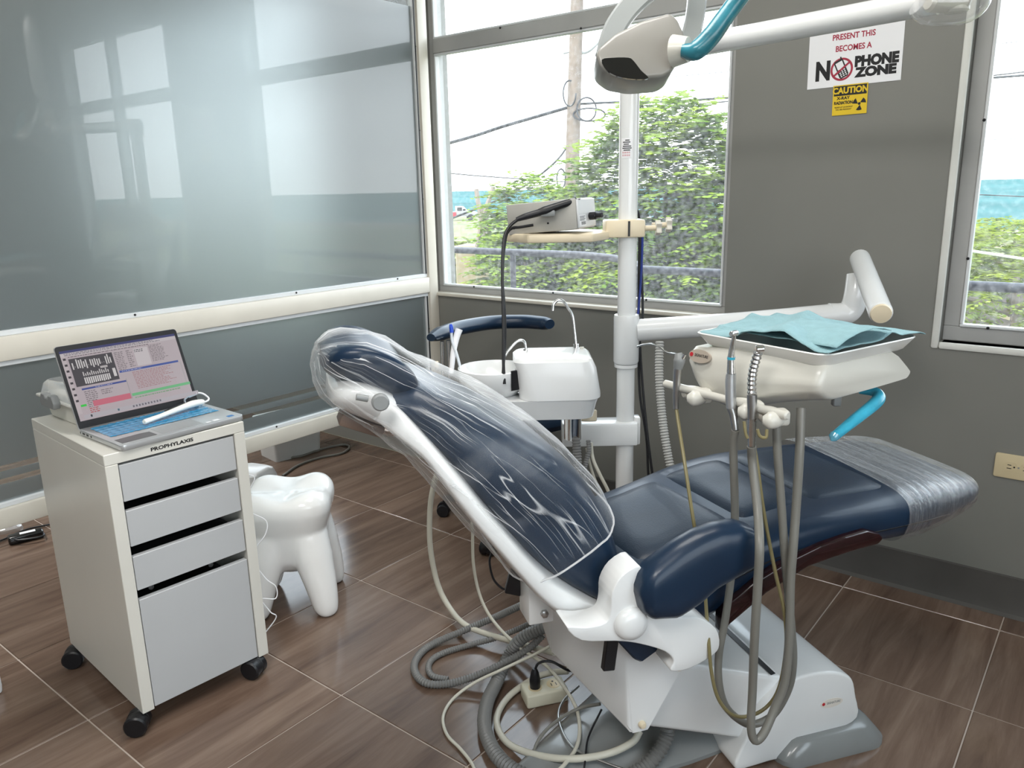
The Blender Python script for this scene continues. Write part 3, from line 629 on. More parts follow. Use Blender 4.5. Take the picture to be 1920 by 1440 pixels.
# ---- clear lidded storage box behind the laptop
sb = thing('storage_box', 'white plastic storage box with clear lid and grey latch behind the laptop', 'box', WM[cab.name] @ Vector((.19, .40, .75)), CANG+.05)
b = bmn(); R = []
for z, e in ((.0, -.012), (.002, -.008), (.055, 0)): R.append([Vector((x, y, z)) for x, y in rrect(-.145-e*1, .145+e*1, -.105-e, .115+e, .02)])
rings(b, R, True, True); obj('tub', b, M('milky_polypropylene', (.72, .71, .65), .4, sss=0), sb, world=False)
b = bmn(); box(b, -.158, .158, -.118, .128, .0555, .064, .004, 2); obj('rim', b, M('milky_rim', (.75, .74, .70), .35), sb, world=False)
b = bmn(); R = []
for z, e in ((.0645, .004), (.094, -.004), (.102, -.012)): R.append([Vector((x, y, z)) for x, y in rrect(-.148-e, .148+e, -.108-e, .118+e, .02)])
rings(b, R, False, True); obj('lid', b, mat_film('clear_box_lid', .35, .25, (2, 2, 2), 5, (.8, .82, .82), rough=.15, bump=.05), sb, world=False)
b = bmn(); prism(b, [(-.04, -.020), (.04, -.020), (.045, -.004), (.034, .016), (.013, .016), (.008, .006), (-.008, .006), (-.013, .016), (-.034, .016), (-.045, -.004)], 0, .018, frame_m((-.1585, .0, .066), (0, -1, 0), (0, 0, 1), (-1, 0, 0)), .002, 1); obj('latch', b, GREYP, sb, world=False)
b = bmn(); prism(b, [(-.02, -.01), (.02, -.01), (.02, .012), (-.02, .012)], 0, .014, frame_m((0, -.118, .066), (1, 0, 0), (0, 0, 1), (0, -1, 0)), .002, 1); obj('latch', b, GREYP, sb, world=False)

# ================================================================== LAPTOP
lz = .7505
FLc, FRc, HLc, HRc = Vector((.043, -.004)), Vector((.362, .004)), Vector((.033, .236)), Vector((.352, .262))
lm = ((FRc-FLc)+(HRc-HLc)); LA = math.atan2(lm.y, lm.x)
lc = (FLc+FRc)/2
LW, LD = .326, .236
lap = thing('laptop', 'open silver laptop with dental chart software on its screen', 'laptop', M4=WM[cab.name] @ Matrix.Translation((lc.x, lc.y-.002, lz)) @ Matrix.Rotation(LA, 4, 'Z'))
SILV = M('silver_aluminium', (.56, .57, .58), .32, metal=.6, var=.02)
b = bmn(); prism(b, rrect(-LW/2, LW/2, 0, LD, .012), .0015, .0155, None, .003, 2); obj('base', b, SILV, lap, world=False)
b = bmn()
for x in (-.12, .12):
    for y in (.02, LD-.03): box(b, x-.02, x+.02, y-.004, y+.004, 0, .0016)
obj('rubber_feet', b, BLACK, lap, world=False)['kind'] = 'stuff'
b = bmn(); box(b, -.054, .054, .012, .078, .0154, .0159); obj('touchpad', b, M('touchpad_silver', (.44, .45, .46), .35, metal=.5, var=.01), lap, world=False, smooth=False)
# keyboard deck under rippled blue film
b = bmn(); rnd = random.Random(2); n1, n2 = 56, 22; R = []
for i in range(n1+1):
    row = []
    for j in range(n2+1):
        x = -.145+.29*i/n1; y = .092+.118*j/n2
        key = (.0012 if (i % 4 not in (0,) and j % 4 not in (0,)) else 0)
        e = .004*max(0, abs(2*j/n2-1)-.9)*0
        row.append(Vector((x+rnd.uniform(-.0012, .0012)*(i in (0, n1)), y+rnd.uniform(-.002, .002)*(j in (0, n2)), .0160+key+rnd.uniform(0, .0007))))
    R.append(row)
rings(b, R, closed=False); kf = obj('keyboard_film', b, M('blue_keyboard_film', (.015, .22, .42), .22, coat=.5, var=.3, vscale=60, stretch=(1, 5, 1)), lap, world=False)
b = bmn(); prism(b, [(-.152, .018), (-.066, .018), (-.066, .06), (-.090, .064), (-.152, .06)], .0156, .0159); st = obj('sticker', b, M('dark_spec_sticker', (.11, .11, .115), .4), lap, world=False, smooth=False)
b = bmn(); box(b, .125, .142, .012, .026, .0156, .0159); obj('sticker', b, M('blue_badge_sticker', (.02, .16, .42), .4), lap, world=False, smooth=False)
b = bmn(); box(b, .082, .098, .010, .022, .0156, .0159); obj('sticker', b, PAPER, lap, world=False, smooth=False)
b = bmn(); box(b, .062, .074, .010, .018, .0156, .0159); obj('sticker', b, PAPER, lap, world=False, smooth=False)
b = bmn()
for y0, y1 in ((.222, .226), (.198, .212), (.178, .190), (.160, .166)): box(b, -LW/2-.0004, -LW/2+.002, y0, y1, .0055, .0105)
obj('ports', b, BLACK, lap, world=False, smooth=False)['kind'] = 'stuff'
TILT = radians(21); LH = .218
Lm = WM[lap.name] @ frame_m((0, LD-.004, .0155), (1, 0, 0), (0, sin(TILT), cos(TILT)), (0, -cos(TILT), sin(TILT)))
b = bmn(); prism(b, rrect(-LW/2, LW/2, -.006, LH, .008), -.005, .0, Lm, .001, 1); lid = obj('screen_lid', b, SILV, lap)
b = bmn(); prism(b, rrect(-LW/2+.001, LW/2-.001, -.004, LH-.001, .008), .0002, .0012, Lm); bez = obj('bezel', b, BLACK, lid, smooth=False)
# flat picture on the display
sx, sy = .308, .186; Dm = Lm @ Matrix.Translation((-sx/2, .018, .0013))
def R_(u0, v0, u1, v1): return rect(u0*sx, v0*sy, u1*sx, v1*sy)
S = [(R_(0, 0, 1, 1), (.30, .26, .275))]
S += [(R_(0, .965, 1, 1), (.028, .03, .10)), (R_(.0, .915, 1, .965), (.34, .31, .32)), (R_(0, .10, .035, .915), (.33, .29, .30))]
rnd = random.Random(4)
def lines(u0, u1, v0, v1, n, col, jag=.35, h=.45):
    for k in range(n):
        v = v1-(k+.5)*(v1-v0)/n; x = u0; e = u0+(u1-u0)*rnd.uniform(1-jag, 1)
        while x < e:
            ww = rnd.uniform(.008, .03); S.append((R_(x, v-h*.5*(v1-v0)/n, min(e, x+ww), v+h*.5*(v1-v0)/n), col)); x += ww+.006
G1 = (.13, .11, .12)
lines(.03, .85, .92, .962, 2, (.10, .09, .11), .1)
lines(.05, .80, .885, .912, 1, (.12, .10, .11), .1)
for k in range(8): S.append((R_(.006, .86-.085*k, .028, .89-.085*k), (.03, .025, .03)))
S.append((R_(.045, .47, .40, .87), (.040, .036, .042)))
rnd = random.Random(9)
for k in range(18):
    u = .06+.018*k
    if rnd.random() < .75: S.append((R_(u, .72+rnd.uniform(-.02, .02), u+.010, .80+rnd.uniform(0, .06)), (.40, .38, .38)))
    else: S.append((R_(u, .74, u+.005, .76), (.2, .19, .19)))
for k in range(13): u = .12+.0165*k; S.append((R_(u, .49+rnd.uniform(-.005, .008), u+.011, .58), (.42, .40, .40))); S.append((R_(u+.001, .60, u+.010, .645+rnd.uniform(-.01, .02)), (.36, .34, .34)))
S.append((R_(.36, .52, .385, .64), (.40, .38, .38))); S.append((R_(.27, .67, .33, .70), (.3, .28, .28)))
lines(.41, .50, .58, .86, 11, G1, .3); lines(.51, .56, .6, .86, 9, G1, .4); S.append((R_(.575, .60, .70, .86), (.36, .33, .34))); lines(.58, .66, .80, .85, 2, (.05, .05, .06), .1); lines(.71, .86, .62, .88, 13, G1, .35)
S.append((R_(.40, .545, .93, .575), (.035, .06, .21))); lines(.42, .60, .552, .568, 1, (.35, .34, .40), .05)
lines(.50, .86, .26, .53, 12, (.24, .13, .14), .3); S.append((R_(.925, .19, .935, .54), (.26, .24, .25)))
S.append((R_(.43, .175, .96, .215), (.10, .30, .14))); lines(.45, .90, .13, .165, 1, (.13, .22, .13), .1)
S.append((R_(.05, .395, .42, .42), (.035, .05, .18))); lines(.16, .30, .40, .415, 1, (.35, .34, .4), .05)
lines(.06, .17, .14, .38, 9, G1, .3); lines(.19, .29, .28, .36, 3, G1, .3); S.append((R_(.10, .145, .42, .225), (.36, .095, .13))); lines(.06, .14, .06, .14, 3, (.28, .05, .06), .2)
S.append((R_(.0, .17, .045, .20), (.03, .36, .05))); S.append((R_(.41, .14, .418, .44), (.24, .22, .23)))
S.append((R_(0, 0, 1, .055), (.29, .27, .29)))
for k in range(10): u = .40+.026*k; S.append((R_(u, .014, u+.014, .042), (.10, .09, .11)))
S.append((R_(.05, .012, .064, .044), (.03, .03, .04))); S.append((R_(.27, .012, .285, .042), (.05, .09, .12)))
flatprint('display', S, mat_vcol('lit_display', .9, .25), bez, Dm)

# ---- intra-oral camera wand lying on the keyboard, with its cable
wd = thing('dental_camera_wand', 'white wand shaped intra-oral camera lying across the laptop keyboard', 'dental camera', WM[lap.name] @ Vector((-.02, .13, .018)))
LP = lambda x, y, z: WM[lap.name] @ Vector((x, y, z))
b = bmn(); tube(b, [LP(-.048, .118, .0265), LP(-.045, .119, .0265), LP(.0, .130, .028), LP(.06, .146, .031), LP(.105, .156, .033), LP(.135, .160, .031), LP(.142, .161, .029)], [.004, .0068, .0062, .0078, .0098, .0085, .003], 16, 6); obj('body', b, M('white_wand_plastic', (.8, .79, .74), .3, coat=.3), wd)
b = bmn(); tube(b, [LP(.02, .143, .035), LP(.05, .150, .0385), LP(.085, .158, .041)], [.0018, .003, .0015], 8); obj('grip_inlay', b, BLACK, wd)
cb = [LP(.141, .161, .029), LP(.158, .168, .030), LP(.168, .185, .034), LP(.160, .205, .045), LP(.140, .215, .044), LP(.118, .217, .036), LP(.125, .235, .02)]
b = bmn(); tube(b, cb, .0026, 8); obj('cable', b, PAPER, wd)
b = bmn(); tube(b, [LP(.150, .212, .046), LP(.128, .216, .041)], .0050, 10, smooth=False); obj('connector', b, PAPER, wd)
# thin white lead hanging in loops beside the cabinet
c0 = WM[cab.name]
def CV(u, v, z): return c0 @ Vector((u, v, z))
lead = [CV(CW+.006, .2, .752), CV(CW+.012, .12, .70), CV(CW+.008, .05, .60), CV(CW+.03, .03, .575), CV(CW+.012, .04, .53), CV(CW+.010, .04, .48), CV(CW+.05, .03, .44), CV(CW+.045, .03, .40), CV(CW+.008, .05, .34), CV(CW+.03, .03, .27), CV(CW+.055, .02, .235), CV(CW+.05, .02, .20), CV(CW+.012, .03, .21), CV(CW+.03, .02, .165), CV(CW+.045, .02, .14), CV(CW+.01, .05, .08), CV(CW+.03, .12, .005), CV(CW-.05, .3, .004)]
b = bmn(); tube(b, lead, .0016, 8); tag(obj('coiled_lead', b, PAPER), 'thin white lead hanging in loose loops down the cabinet side', 'cable')

# ================================================================== TOOTH STOOL
tw = onz(612, 1150); tl = onz(510, 1100)
tc_ = Vector((-2.085, 1.42, 0))
ts = thing('tooth_stool', 'white glossy stool shaped like a molar tooth beside the drawer cabinet', 'stool', tc_, radians(45))
b = bmn()
R = []; NA = 40
for z, r, lob, e in ((.12, .040, .0, 0), (.15, .085, .02, 0), (.18, .110, .03, 0), (.23, .118, .03, 0), (.28, .124, .03, 0), (.315, .136, .03, 0), (.35, .146, .03, 0), (.38, .145, .03, .3), (.400, .132, .02, .8), (.408, .112, .01, 1.2), (.404, .085, .0, 1.0), (.396, .05, 0, .4), (.393, .01, 0, 0)):
    ring = []
    for k in range(NA):
        a = 2*pi*k/NA; q = 1+lob*cos(4*(a-pi/4)); sq = (abs(cos(a))**3.2+abs(sin(a))**3.2)**(-1/3.2)
        ring.append(Vector((r*q*sq*cos(a), r*q*sq*sin(a), z+e*.009*cos(4*(a-pi/4)))))
    R.append(ring)
rings(b, R)
for sx_, sy_ in ((1, 1), (1, -1), (-1, 1), (-1, -1)):
    tube(b, [(sx_*.062, sy_*.062, .26), (sx_*.076, sy_*.076, .19), (sx_*.096, sy_*.096, .10), (sx_*.108, sy_*.108, .025), (sx_*.108, sy_*.108, .0)], [.066, .064, .052, .041, .030], 16, 6)
body = obj('body', b, M('glossy_white_polyethylene', (.88, .88, .87), .16, coat=.5, var=.01, sss=.0), ts, world=False)
m1 = body.modifiers.new('remesh', 'REMESH'); m1.mode = 'VOXEL'; m1.voxel_size = .006; m1.use_smooth_shade = True
m2 = body.modifiers.new('smooth', 'SMOOTH'); m2.factor = .6; m2.iterations = 14

# ================================================================== THINGS UNDER AND BEYOND THE PARTITION
g = onz(500, 905)
b = bmn(); R = [[Vector((x, y, z)) for x, y in rrect(-.075-e, .075+e, -.075-e, .075+e, .03)] for z, e in ((0, .03), (.17, .010), (.20, .0), (.21, -.015))]
rings(b, R); st2 = thing('step_stool', 'small white plastic step stool standing beyond the tooth stool', 'stool', (-2.84, 1.76, 0), .3)
obj('body', b, M('white_polypropylene', (.74, .75, .75), .3), st2, world=False)
b = bmn(); box(b, -.03, .03, -.0885, -.086, .145, .155); obj('embossed_band', b, GREYP, st2, world=False, smooth=False)
bx = thing('floor_bin', 'pale grey plastic tub on the floor behind the partition rail', 'bin', (-3.40, 2.36, 0), radians(82))
b = bmn(); R = [[Vector((x, y, z)) for x, y in rrect(-.13-e, .13+e, -.09-e, .09+e, .02)] for z, e in ((0, 0), (.20, .012), (.205, .02), (.215, .02))]
rings(b, R); obj('body', b, M('pale_grey_tub', (.55, .56, .55), .4), bx, world=False)
b = bmn(); tube(b, [onz(x, y, .006) for x, y in ((520, 858), (560, 856), (600, 843), (640, 834), (655, 838), (640, 850), (600, 858), (560, 872), (530, 892))], .006, 8); tag(obj('floor_cable', b, TUBEG), 'grey cable looping on the floor beneath the partition rail', 'cable')
ad_ = onz(50, 1012, 0); adp = thing('power_adapter', 'black laptop power adapter lying on the floor by the partition', 'power adapter', (ad_.x, ad_.y, 0), radians(75))
b = bmn(); box(b, -.062, .062, -.026, .026, .0, .032, .008, 3); obj('body', b, M('black_gloss_plastic', (.008, .008, .009), .18, coat=.5), adp, world=False)
b = bmn(); box(b, -.02, .035, -.010, .012, .0321, .0326); obj('rating_label', b, PAPER, adp, world=False, smooth=False)
b = bmn(); tube(b, [onz(x, y, .006) for x, y in ((95, 983), (60, 990), (35, 998), (20, 1005), (0, 1014), (-40, 1025))], .004, 8); obj('cord', b, BLACK, adp)
b = bmn(); tube(b, [onz(x, y, .02) for x, y in ((25, 1005), (35, 1000), (75, 998), (80, 1005), (45, 1012), (28, 1012), (30, 1003), (76, 1000))], .004, 8); obj('wound_cord', b, BLACK, adp)
wo = onz(-9, 1300, 0); wp_ = thing('white_pot', 'small white rounded plastic pot cut off by the left picture edge', 'pot', (wo.x, wo.y, 0))
b = bmn(); lathe(b, [(.012, 0), (.017, .003), (.019, .02), (.018, .05), (.013, .062), (.004, .064)], 20); obj('body', b, PAPER, wp_, world=False)
cp_ = onz(8, 994, 0); cpk = thing('clear_packet', 'clear plastic packet lying on the floor at the picture edge', 'packet', (cp_.x, cp_.y, 0), .9)
b = bmn(); R = [[Vector((x*.07*k, y*.05*k, z)) for x, y in ((cos(2*pi*i/24), sin(2*pi*i/24)) for i in range(24))] for k, z in ((1, 0), (.95, .012), (.7, .022), (.3, .026))]
rings(b, R); obj('shell', b, mat_film('clear_packet_film', .25, .4, (4, 4, 4), 4, rough=.1), cpk, world=False)

# ================================================================== DENTAL CHAIR  (local: s = foot direction, t = away from the viewer, z up)
H0 = onz(1180, 1165, .52); H0.z = 0; TH = radians(55)
chair = thing('dental_chair', 'navy blue reclined dental chair on a white and grey base', 'dental chair', H0, TH)
CM = WM[chair.name]
def cw(s, t, z): return CM @ Vector((s, t, z))
def cpt(px, py, t):
    """chair point seen at a pixel on the vertical plane t"""
    ex = CM.to_3x3() @ Vector((0, 1, 0)); o = cw(0, t, 0); d = ray(px, py); return CP+d*((o-CP).dot(ex)/d.dot(ex))
def interp(T, x):
    if x <= T[0][0]: return T[0][1:]
    for a, b_ in zip(T, T[1:]):
        if x <= b_[0]:
            k = (x-a[0])/(b_[0]-a[0]); k2 = k; return tuple(p+(q-p)*k2 for p, q in zip(a[1:], b_[1:]))
    return T[-1][1:]
CT = .33
# ---- seat and leg rest: s, near t, far t, bottom z, top z
ST = [(.03, .10, .56, .40, .500), (.06, .085, .575, .385, .538), (.12, .075, .585, .372, .552), (.20, .07, .59, .385, .566), (.28, .072, .585, .420, .588), (.36, .08, .58, .478, .610), (.44, .08, .58, .508, .624), (.52, .08, .58, .522, .631), (.62, .082, .575, .518, .634), (.72, .086, .57, .512, .636), (.80, .092, .56, .514, .637), (.88, .105, .535, .530, .637), (.95, .12, .51, .552, .632), (.99, .145, .475, .568, .620), (1.015, .175, .44, .580, .608), (1.03, .22, .39, .592, .600)]
def seat_ring(s, n=36, grow=0.):
    t0, t1, zb, zt = interp(ST, s); t0 -= grow; t1 += grow; zb -= grow; zt += grow
    c, h = (t0+t1)/2, (t1-t0)/2; cz, hz = (zb+zt)/2, (zt-zb)/2; out = []
    for k in range(n):
        a = 2*pi*k/n; x = sgp(cos(a), .36); z = sgp(sin(a), .55)
        taper = 1-.12*max(0, -z)
        out.append(Vector((s, c+h*x*taper, cz+hz*z)))
    return out
b = bmn(); rings(b, [seat_ring(s) for s in [.03, .035]+[.05+.02*i for i in range(49)]+[1.02, 1.03]]); seat = obj('seat', b, NAVY, chair, world=False)
def panel(s0, s1, t0, t1, skew=.0, puff=.010):
    b = bmn(); R = []
    n, m = 14, 12
    for i in range(n+1):
        row = []
        for j in range(m+1):
            u = 2*i/n-1; v = 2*j/m-1; uu = sgp(abs(sin(u*pi/2)), 1)*(1 if u > 0 else -1); vv = sin(v*pi/2)
            s = (s0+s1)/2+uu*(s1-s0)/2-skew*vv; t = (t0+t1)/2+vv*(t1-t0)/2
            zt = interp(ST, s)[3]; p = (max(0, 1-abs(uu)**6)*max(0, 1-abs(vv)**6))**.5
            row.append(Vector((s, t, zt-.012+(.012+puff)*p)))
        R.append(row)
    rings(b, R, closed=False); return b
for a in ((.075, .325, .165, .505, .02), (.335, .505, .165, .505, .015), (.515, .735, .160, .51, .01)): obj('seat_panel', panel(*a), PANEL, seat, world=False)
obj('seat_panel', panel(.745, .93, .17, .50, .0, .006), PANEL, seat, world=False)
# stitched seam lines down the near side
b = bmn(); tube(b, [(s, interp(ST, s)[0]+.004-.003, interp(ST, s)[3]-.062) for s in [.2+.06*i for i in range(12)]], .0022, 6); obj('side_seam', b, BLACK, seat, world=False)
# rosewood side trim
wp = [(.245, .405), (.264, .425), (.351, .484), (.454, .529), (.55, .545), (.632, .553), (.645, .566), (.632, .578), (.600, .589), (.54, .583), (.478, .573), (.40, .549), (.323, .515), (.262, .478), (.245, .45)]
FM = frame_m((0, 0, 0), (1, 0, 0), (0, 0, 1), (0, -1, 0))   # polygon (s, z), extrusion along -t
b = bmn(); prism(b, wp, -.095, -.062, FM, .006, 2); obj('wood_trim', b, WOODR, chair, world=False)
b = bmn(); prism(b, wp, -.60, -.568, FM, .006, 2); obj('wood_trim', b, WOODR, chair, world=False)
# ---- backrest: front point, cushion back, shell back (s, z) and half width
BK = [((.044, .505), (-.010, .500), (-.050, .462), .245), ((.046, .56), (-.062, .528), (-.105, .490), .25), ((.035, .63), (-.120, .570), (-.152, .540), .25), ((.010, .70), (-.165, .615), (-.190, .592), .25), ((-.030, .765), (-.215, .680), (-.238, .660), .247), ((-.085, .820), (-.262, .745), (-.282, .722), .24), ((-.150, .868), (-.305, .808), (-.322, .784), .228), ((-.225, .915), (-.350, .868), (-.362, .848), .21), ((-.300, .955), (-.395, .925), (-.405, .885), .18), ((-.345, .975), (-.425, .952), (-.440, .912), .14)]
def brick_(f, r, w_, n=36, grow=0, e1=.62, e2=.42):
    f = Vector((f[0], 0, f[1])); r = Vector((r[0], 0, r[1])); c = (f+r)/2; d = (f-r)/2; d = d*((d.length+grow)/d.length); out = []
    for k in range(n):
        a = 2*pi*k/n; out.append(c+d*sgp(cos(a), e1)+Vector((0, CT+(w_+grow)*sgp(sin(a), e2), 0)))
    return out
def bstations(m):
    T = [(i, *x[0], *x[1], *x[2], x[3]) for i, x in enumerate(BK)]; out = []
    for k in range(m+1):
        q = (len(BK)-1)*k/m; i = min(int(q), len(BK)-2); t = q-i
        def cr(ix):
            P = [T[max(0, min(len(T)-1, i+o))][ix] for o in (-1, 0, 1, 2)]
            return .5*((2*P[1])+(P[2]-P[0])*t+(2*P[0]-5*P[1]+4*P[2]-P[3])*t*t+(3*P[1]-P[0]-3*P[2]+P[3])*t**3)
        out.append([cr(ix) for ix in range(1, 8)])
    return out
BS = bstations(36)
b = bmn(); rings(b, [brick_(x[0:2], x[2:4], x[6]-.004) for x in BS]); back = obj('backrest', b, NAVY, chair, world=False)
b = bmn(); rings(b, [brick_((x[2]+.012, x[3]+.008), x[4:6], x[6]+.004, e1=.5, e2=.3) for x in BS]); obj('back_shell', b, WHITE, chair, world=False)
# ---- headrest
hk = Vector((-.80, 0, .42)).normalized(); hn = Vector((.42, 0, .80)).normalized(); hc = Vector((-.447, CT, .970))
def hs(u, v, n): return hc+hk*u+Vector((0, v, 0))+hn*n
def hcush(n0, thick, ku, wv, arch, mat, name, parent=chair, u0=0.):
    b = bmn(); R = []; N = 40
    for i in range(25):
        u = -1+2*i/24; f = (1-abs(u)**3.5)**(1/2.5) if abs(u) < 1 else 0.02; f = max(f, .05); ring = []
        for k in range(N):
            a = 2*pi*k/N; v = sgp(cos(a), .6)*(.55+.45*f); th = sgp(sin(a), .8)*f
            curve = arch*v*v*(1-.55*u*u)
            ring.append(hs(u0+u*ku, v*wv, n0+curve+th*thick))
        R.append(ring)
    rings(b, R); return obj(name, b, mat, parent, world=False)
hr = hcush(.020, .040, .094, .145, .046, NAVY, 'headrest')
hcush(-.034, .036, .078, .148, .030, WHITE, 'headrest_shell', hr, u0=-.022)
b = bmn(); lathe(b, [(.004, 0), (.013, 0), (.016, .004), (.016, .012), (.013, .015), (.004, .015)], 20, axis_m(cpt(712, 752, .14), CM.to_3x3() @ Vector((0, -1, 0)))); cyl(b, cpt(690, 748, .15), cpt(668, 744, .15), .006, 14); obj('tilt_knob', b, GREYP, chair)
b = bmn(); box(b, -.05, .04, -.03, .03, -.012, .012, .004, 2, Matrix.Translation(hc+Vector((-.005, -.03, -.088))) @ Matrix.Rotation(radians(24), 4, 'Y')); obj('headrest_bracket', b, M('brown_phenolic', (.16, .11, .085), .5), chair, world=False)
b = bmn(); tube(b, [hs(-.02, 0, -.04), hs(-.10, 0, -.06), Vector((-.36, CT, .90))], .018, 12, flat=1.8); obj('headrest_stem', b, CHROME, chair, world=False)
# ---- arm rest, its bracket and the pivot cap on the near side
PD_ = [(.006, .585, .60), (.014, .550, .625), (.035, .532, .645), (.087, .523, .677), (.130, .543, .695), (.170, .572, .704), (.215, .590, .703), (.245, .603, .690), (.258, .618, .672), (.264, .635, .652)]
def pad_ring(s, zb, zt, n=24, tc=-.012, w_=.040):
    f = min(1, (s-.002)/.03+.15, (.268-s)/.03+.15); out = []
    for k in range(n):
        a = 2*pi*k/n; out.append(Vector((s-.10*((zb+zt)/2-.62)*0, tc+w_*f**.5*sgp(cos(a), .75), (zb+zt)/2+(zt-zb)/2*sgp(sin(a), .75))))
    return out
b = bmn(); rings(b, [pad_ring(*interp([(i, *p) for i, p in enumerate(PD_)], len(PD_)*k/40*.9)) for k in range(41)]); obj('armrest_pad', b, NAVY, chair, world=False)
bp_ = smooth_poly([(-.040, .555), (-.038, .590), (-.018, .622), (.018, .636), (.030, .60), (.034, .556), (.080, .520), (.115, .508), (.151, .500), (.190, .468), (.199, .430), (.185, .410), (.131, .390), (.090, .394), (.096, .415), (.076, .441), (.018, .470), (-.030, .485), (-.10, .50), (-.13, .535), (-.09, .527), (-.05, .53)], 3)
b = bmn(); prism(b, bp_, -.062, .004, FM, .006, 2); obj('arm_bracket', b, WHITE, chair, world=False, ang=50)
b = bmn(); lathe(b, [(.034, 0), (.034, .006), (.030, .014), (.018, .020), (.004, .022)], 28, axis_m((0.0, -.004, .52), (0, -1, 0))); obj('pivot_cap', b, WHITE, chair, world=False)
b = bmn(); prism(b, [(-.03, .495), (.02, .49), (.085, .455), (.105, .42), (.10, .395), (.062, .374), (.045, .385), (.01, .43)], -.15, -.066, FM, .004, 1); obj('seat_underside', b, NAVY, chair, world=False)
b = bmn(); box(b, -.012, .014, .050, .066, .385, .475, .002, 1, Matrix.Translation((-.066, 0, 0)) @ Matrix.Rotation(.12, 4, 'Y')); obj('velcro_strap', b, BLACK, chair, world=False)
# ---- far side arm rest stub
b = bmn(); prism(b, bp_, -.66, -.60, FM, .006, 2); obj('arm_bracket', b, WHITE, chair, world=False, ang=50)
# ---- swivel bracket (pointed boat hull), mounting block, lift arm, foot cover, base
b = bmn()
for p in ((-.06, .28, .44), (-.065, .28, .30), (.035, .095, .46), (.19, .095, .46), (.172, .095, .315), (.139, .097, .262), (.098, .10, .178), (.060, .102, .176), (.045, .11, .20), (.0, .40, .20), (.19, .55, .46), (-.06, .55, .44), (.10, .50, .19), (.14, .55, .30)): b.verts.new(p)
bmesh.ops.convex_hull(b, input=b.verts); bmesh.ops.bevel(b, geom=[e for e in b.edges if len(e.link_faces) == 2 and e.calc_face_angle(0) > .35], offset=.006, segments=2, affect='EDGES', clamp_overlap=True); obj('swivel_bracket', b, WHITE, chair, world=False)
kp = cpt(1203, 1357, .10)
b = bmn(); lathe(b, [(.0085, 0), (.0085, .006), (.006, .010), (.002, .011)], 16, axis_m(kp, CM.to_3x3() @ Vector((0, -1, 0)))); obj('yellow_knob', b, BEIGE, chair)
kp = cpt(1272, 1250, .09)
b = bmn(); lathe(b, [(.0075, 0), (.0075, .006), (.002, .009)], 16, axis_m(kp, CM.to_3x3() @ Vector((0, -1, 0)))); obj('yellow_knob', b, BEIGE, chair)
b = bmn(); a0 = CM.inverted() @ cpt(1012, 1130, .20); box(b, a0.x-.028, a0.x+.028, .19, .26, a0.z-.045, a0.z+.045, .004, 2); obj('mounting_block', b, WHITE, chair, world=False)
b = bmn(); lathe(b, [(.009, 0), (.009, .008), (.005, .010)], 6, axis_m((a0.x+.006, .19, a0.z-.02), (0, -1, 0))); obj('bolt', b, STEEL, chair, world=False)
b = bmn(); prism(b, [(.08, .17), (.128, .150), (.39, .052), (.52, .052), (.52, .19), (.44, .215), (.205, .30), (.08, .33)], -.50, -.135, FM, .012, 3); obj('lift_arm', b, WHITE, chair, world=False)
cvp = smooth_poly([(.330, .006), (.352, .075), (.392, .150), (.430, .185), (.470, .215), (.54, .218), (.60, .206), (.640, .180), (.656, .130), (.668, .066), (.60, .040), (.50, .006), (.42, .004)], 3)
b = bmn(); prism(b, cvp, -.50, -.112, FM, .022, 4); cov = obj('foot_cover', b, WHITE, chair, world=False, ang=60)
b = bmn(); prism(b, [(.428, .2215), (.440, .2235), (.440, .224), (.428, .222)], -.49, -.135, FM); obj('slot', b, BLACK, chair, world=False, smooth=False)
# grey floor base: skirt under the cover and long plate
b = bmn(); R = []
for z, e in ((0, 0), (.012, 0), (.05, .03), (.055, .04)): R.append([Vector((x, y, z)) for x, y in rrect(.44+e, .74-e, .075+e*.5, .63-e, .05)])
rings(b, R); obj('base_skirt', b, BASEG, chair, world=False)
b = bmn(); R = []; bpl = smooth_poly([(-.165, .25), (-.13, .30), (.09, .455), (.22, .54), (.40, .56), (.43, .40), (.42, .22), (.30, .175), (.10, .165), (-.12, .19)], 3)
for z, e in ((0, 1), (.010, 1), (.020, .94), (.034, .78), (.040, .6)): R.append([Vector((.16+(x-.16)*e, .36+(y-.36)*e, z)) for x, y in bpl])
rings(b, R); obj('base_plate', b, BASEG, chair, world=False)
# maker's oval badge on the foot cover
RED = M('red_print', (.45, .02, .03), .5); BADGE = M('cream_badge', (.68, .64, .58), .35)
bm0 = CM @ frame_m((.585, .1118, .128), (1, 0, 0), (0, 0, 1), (0, -1, 0))
b = bmn(); prism(b, [(cos(2*pi*k/28)*.031, sin(2*pi*k/28)*.012) for k in range(28)], 0, .0008, bm0); bd = obj('maker_badge', b, BADGE, cov)
text('badge_lettering', 'SIGNATURE', .0085, GREYP, cov, bm0 @ Matrix.Translation((.005, .001, .001)), .0001, .85)
b = bmn(); lathe(b, [(.0042, 0), (.0042, .001)], 14, bm0 @ Matrix.Translation((-.023, .001, .0002))); obj('badge_dot', b, RED, cov)
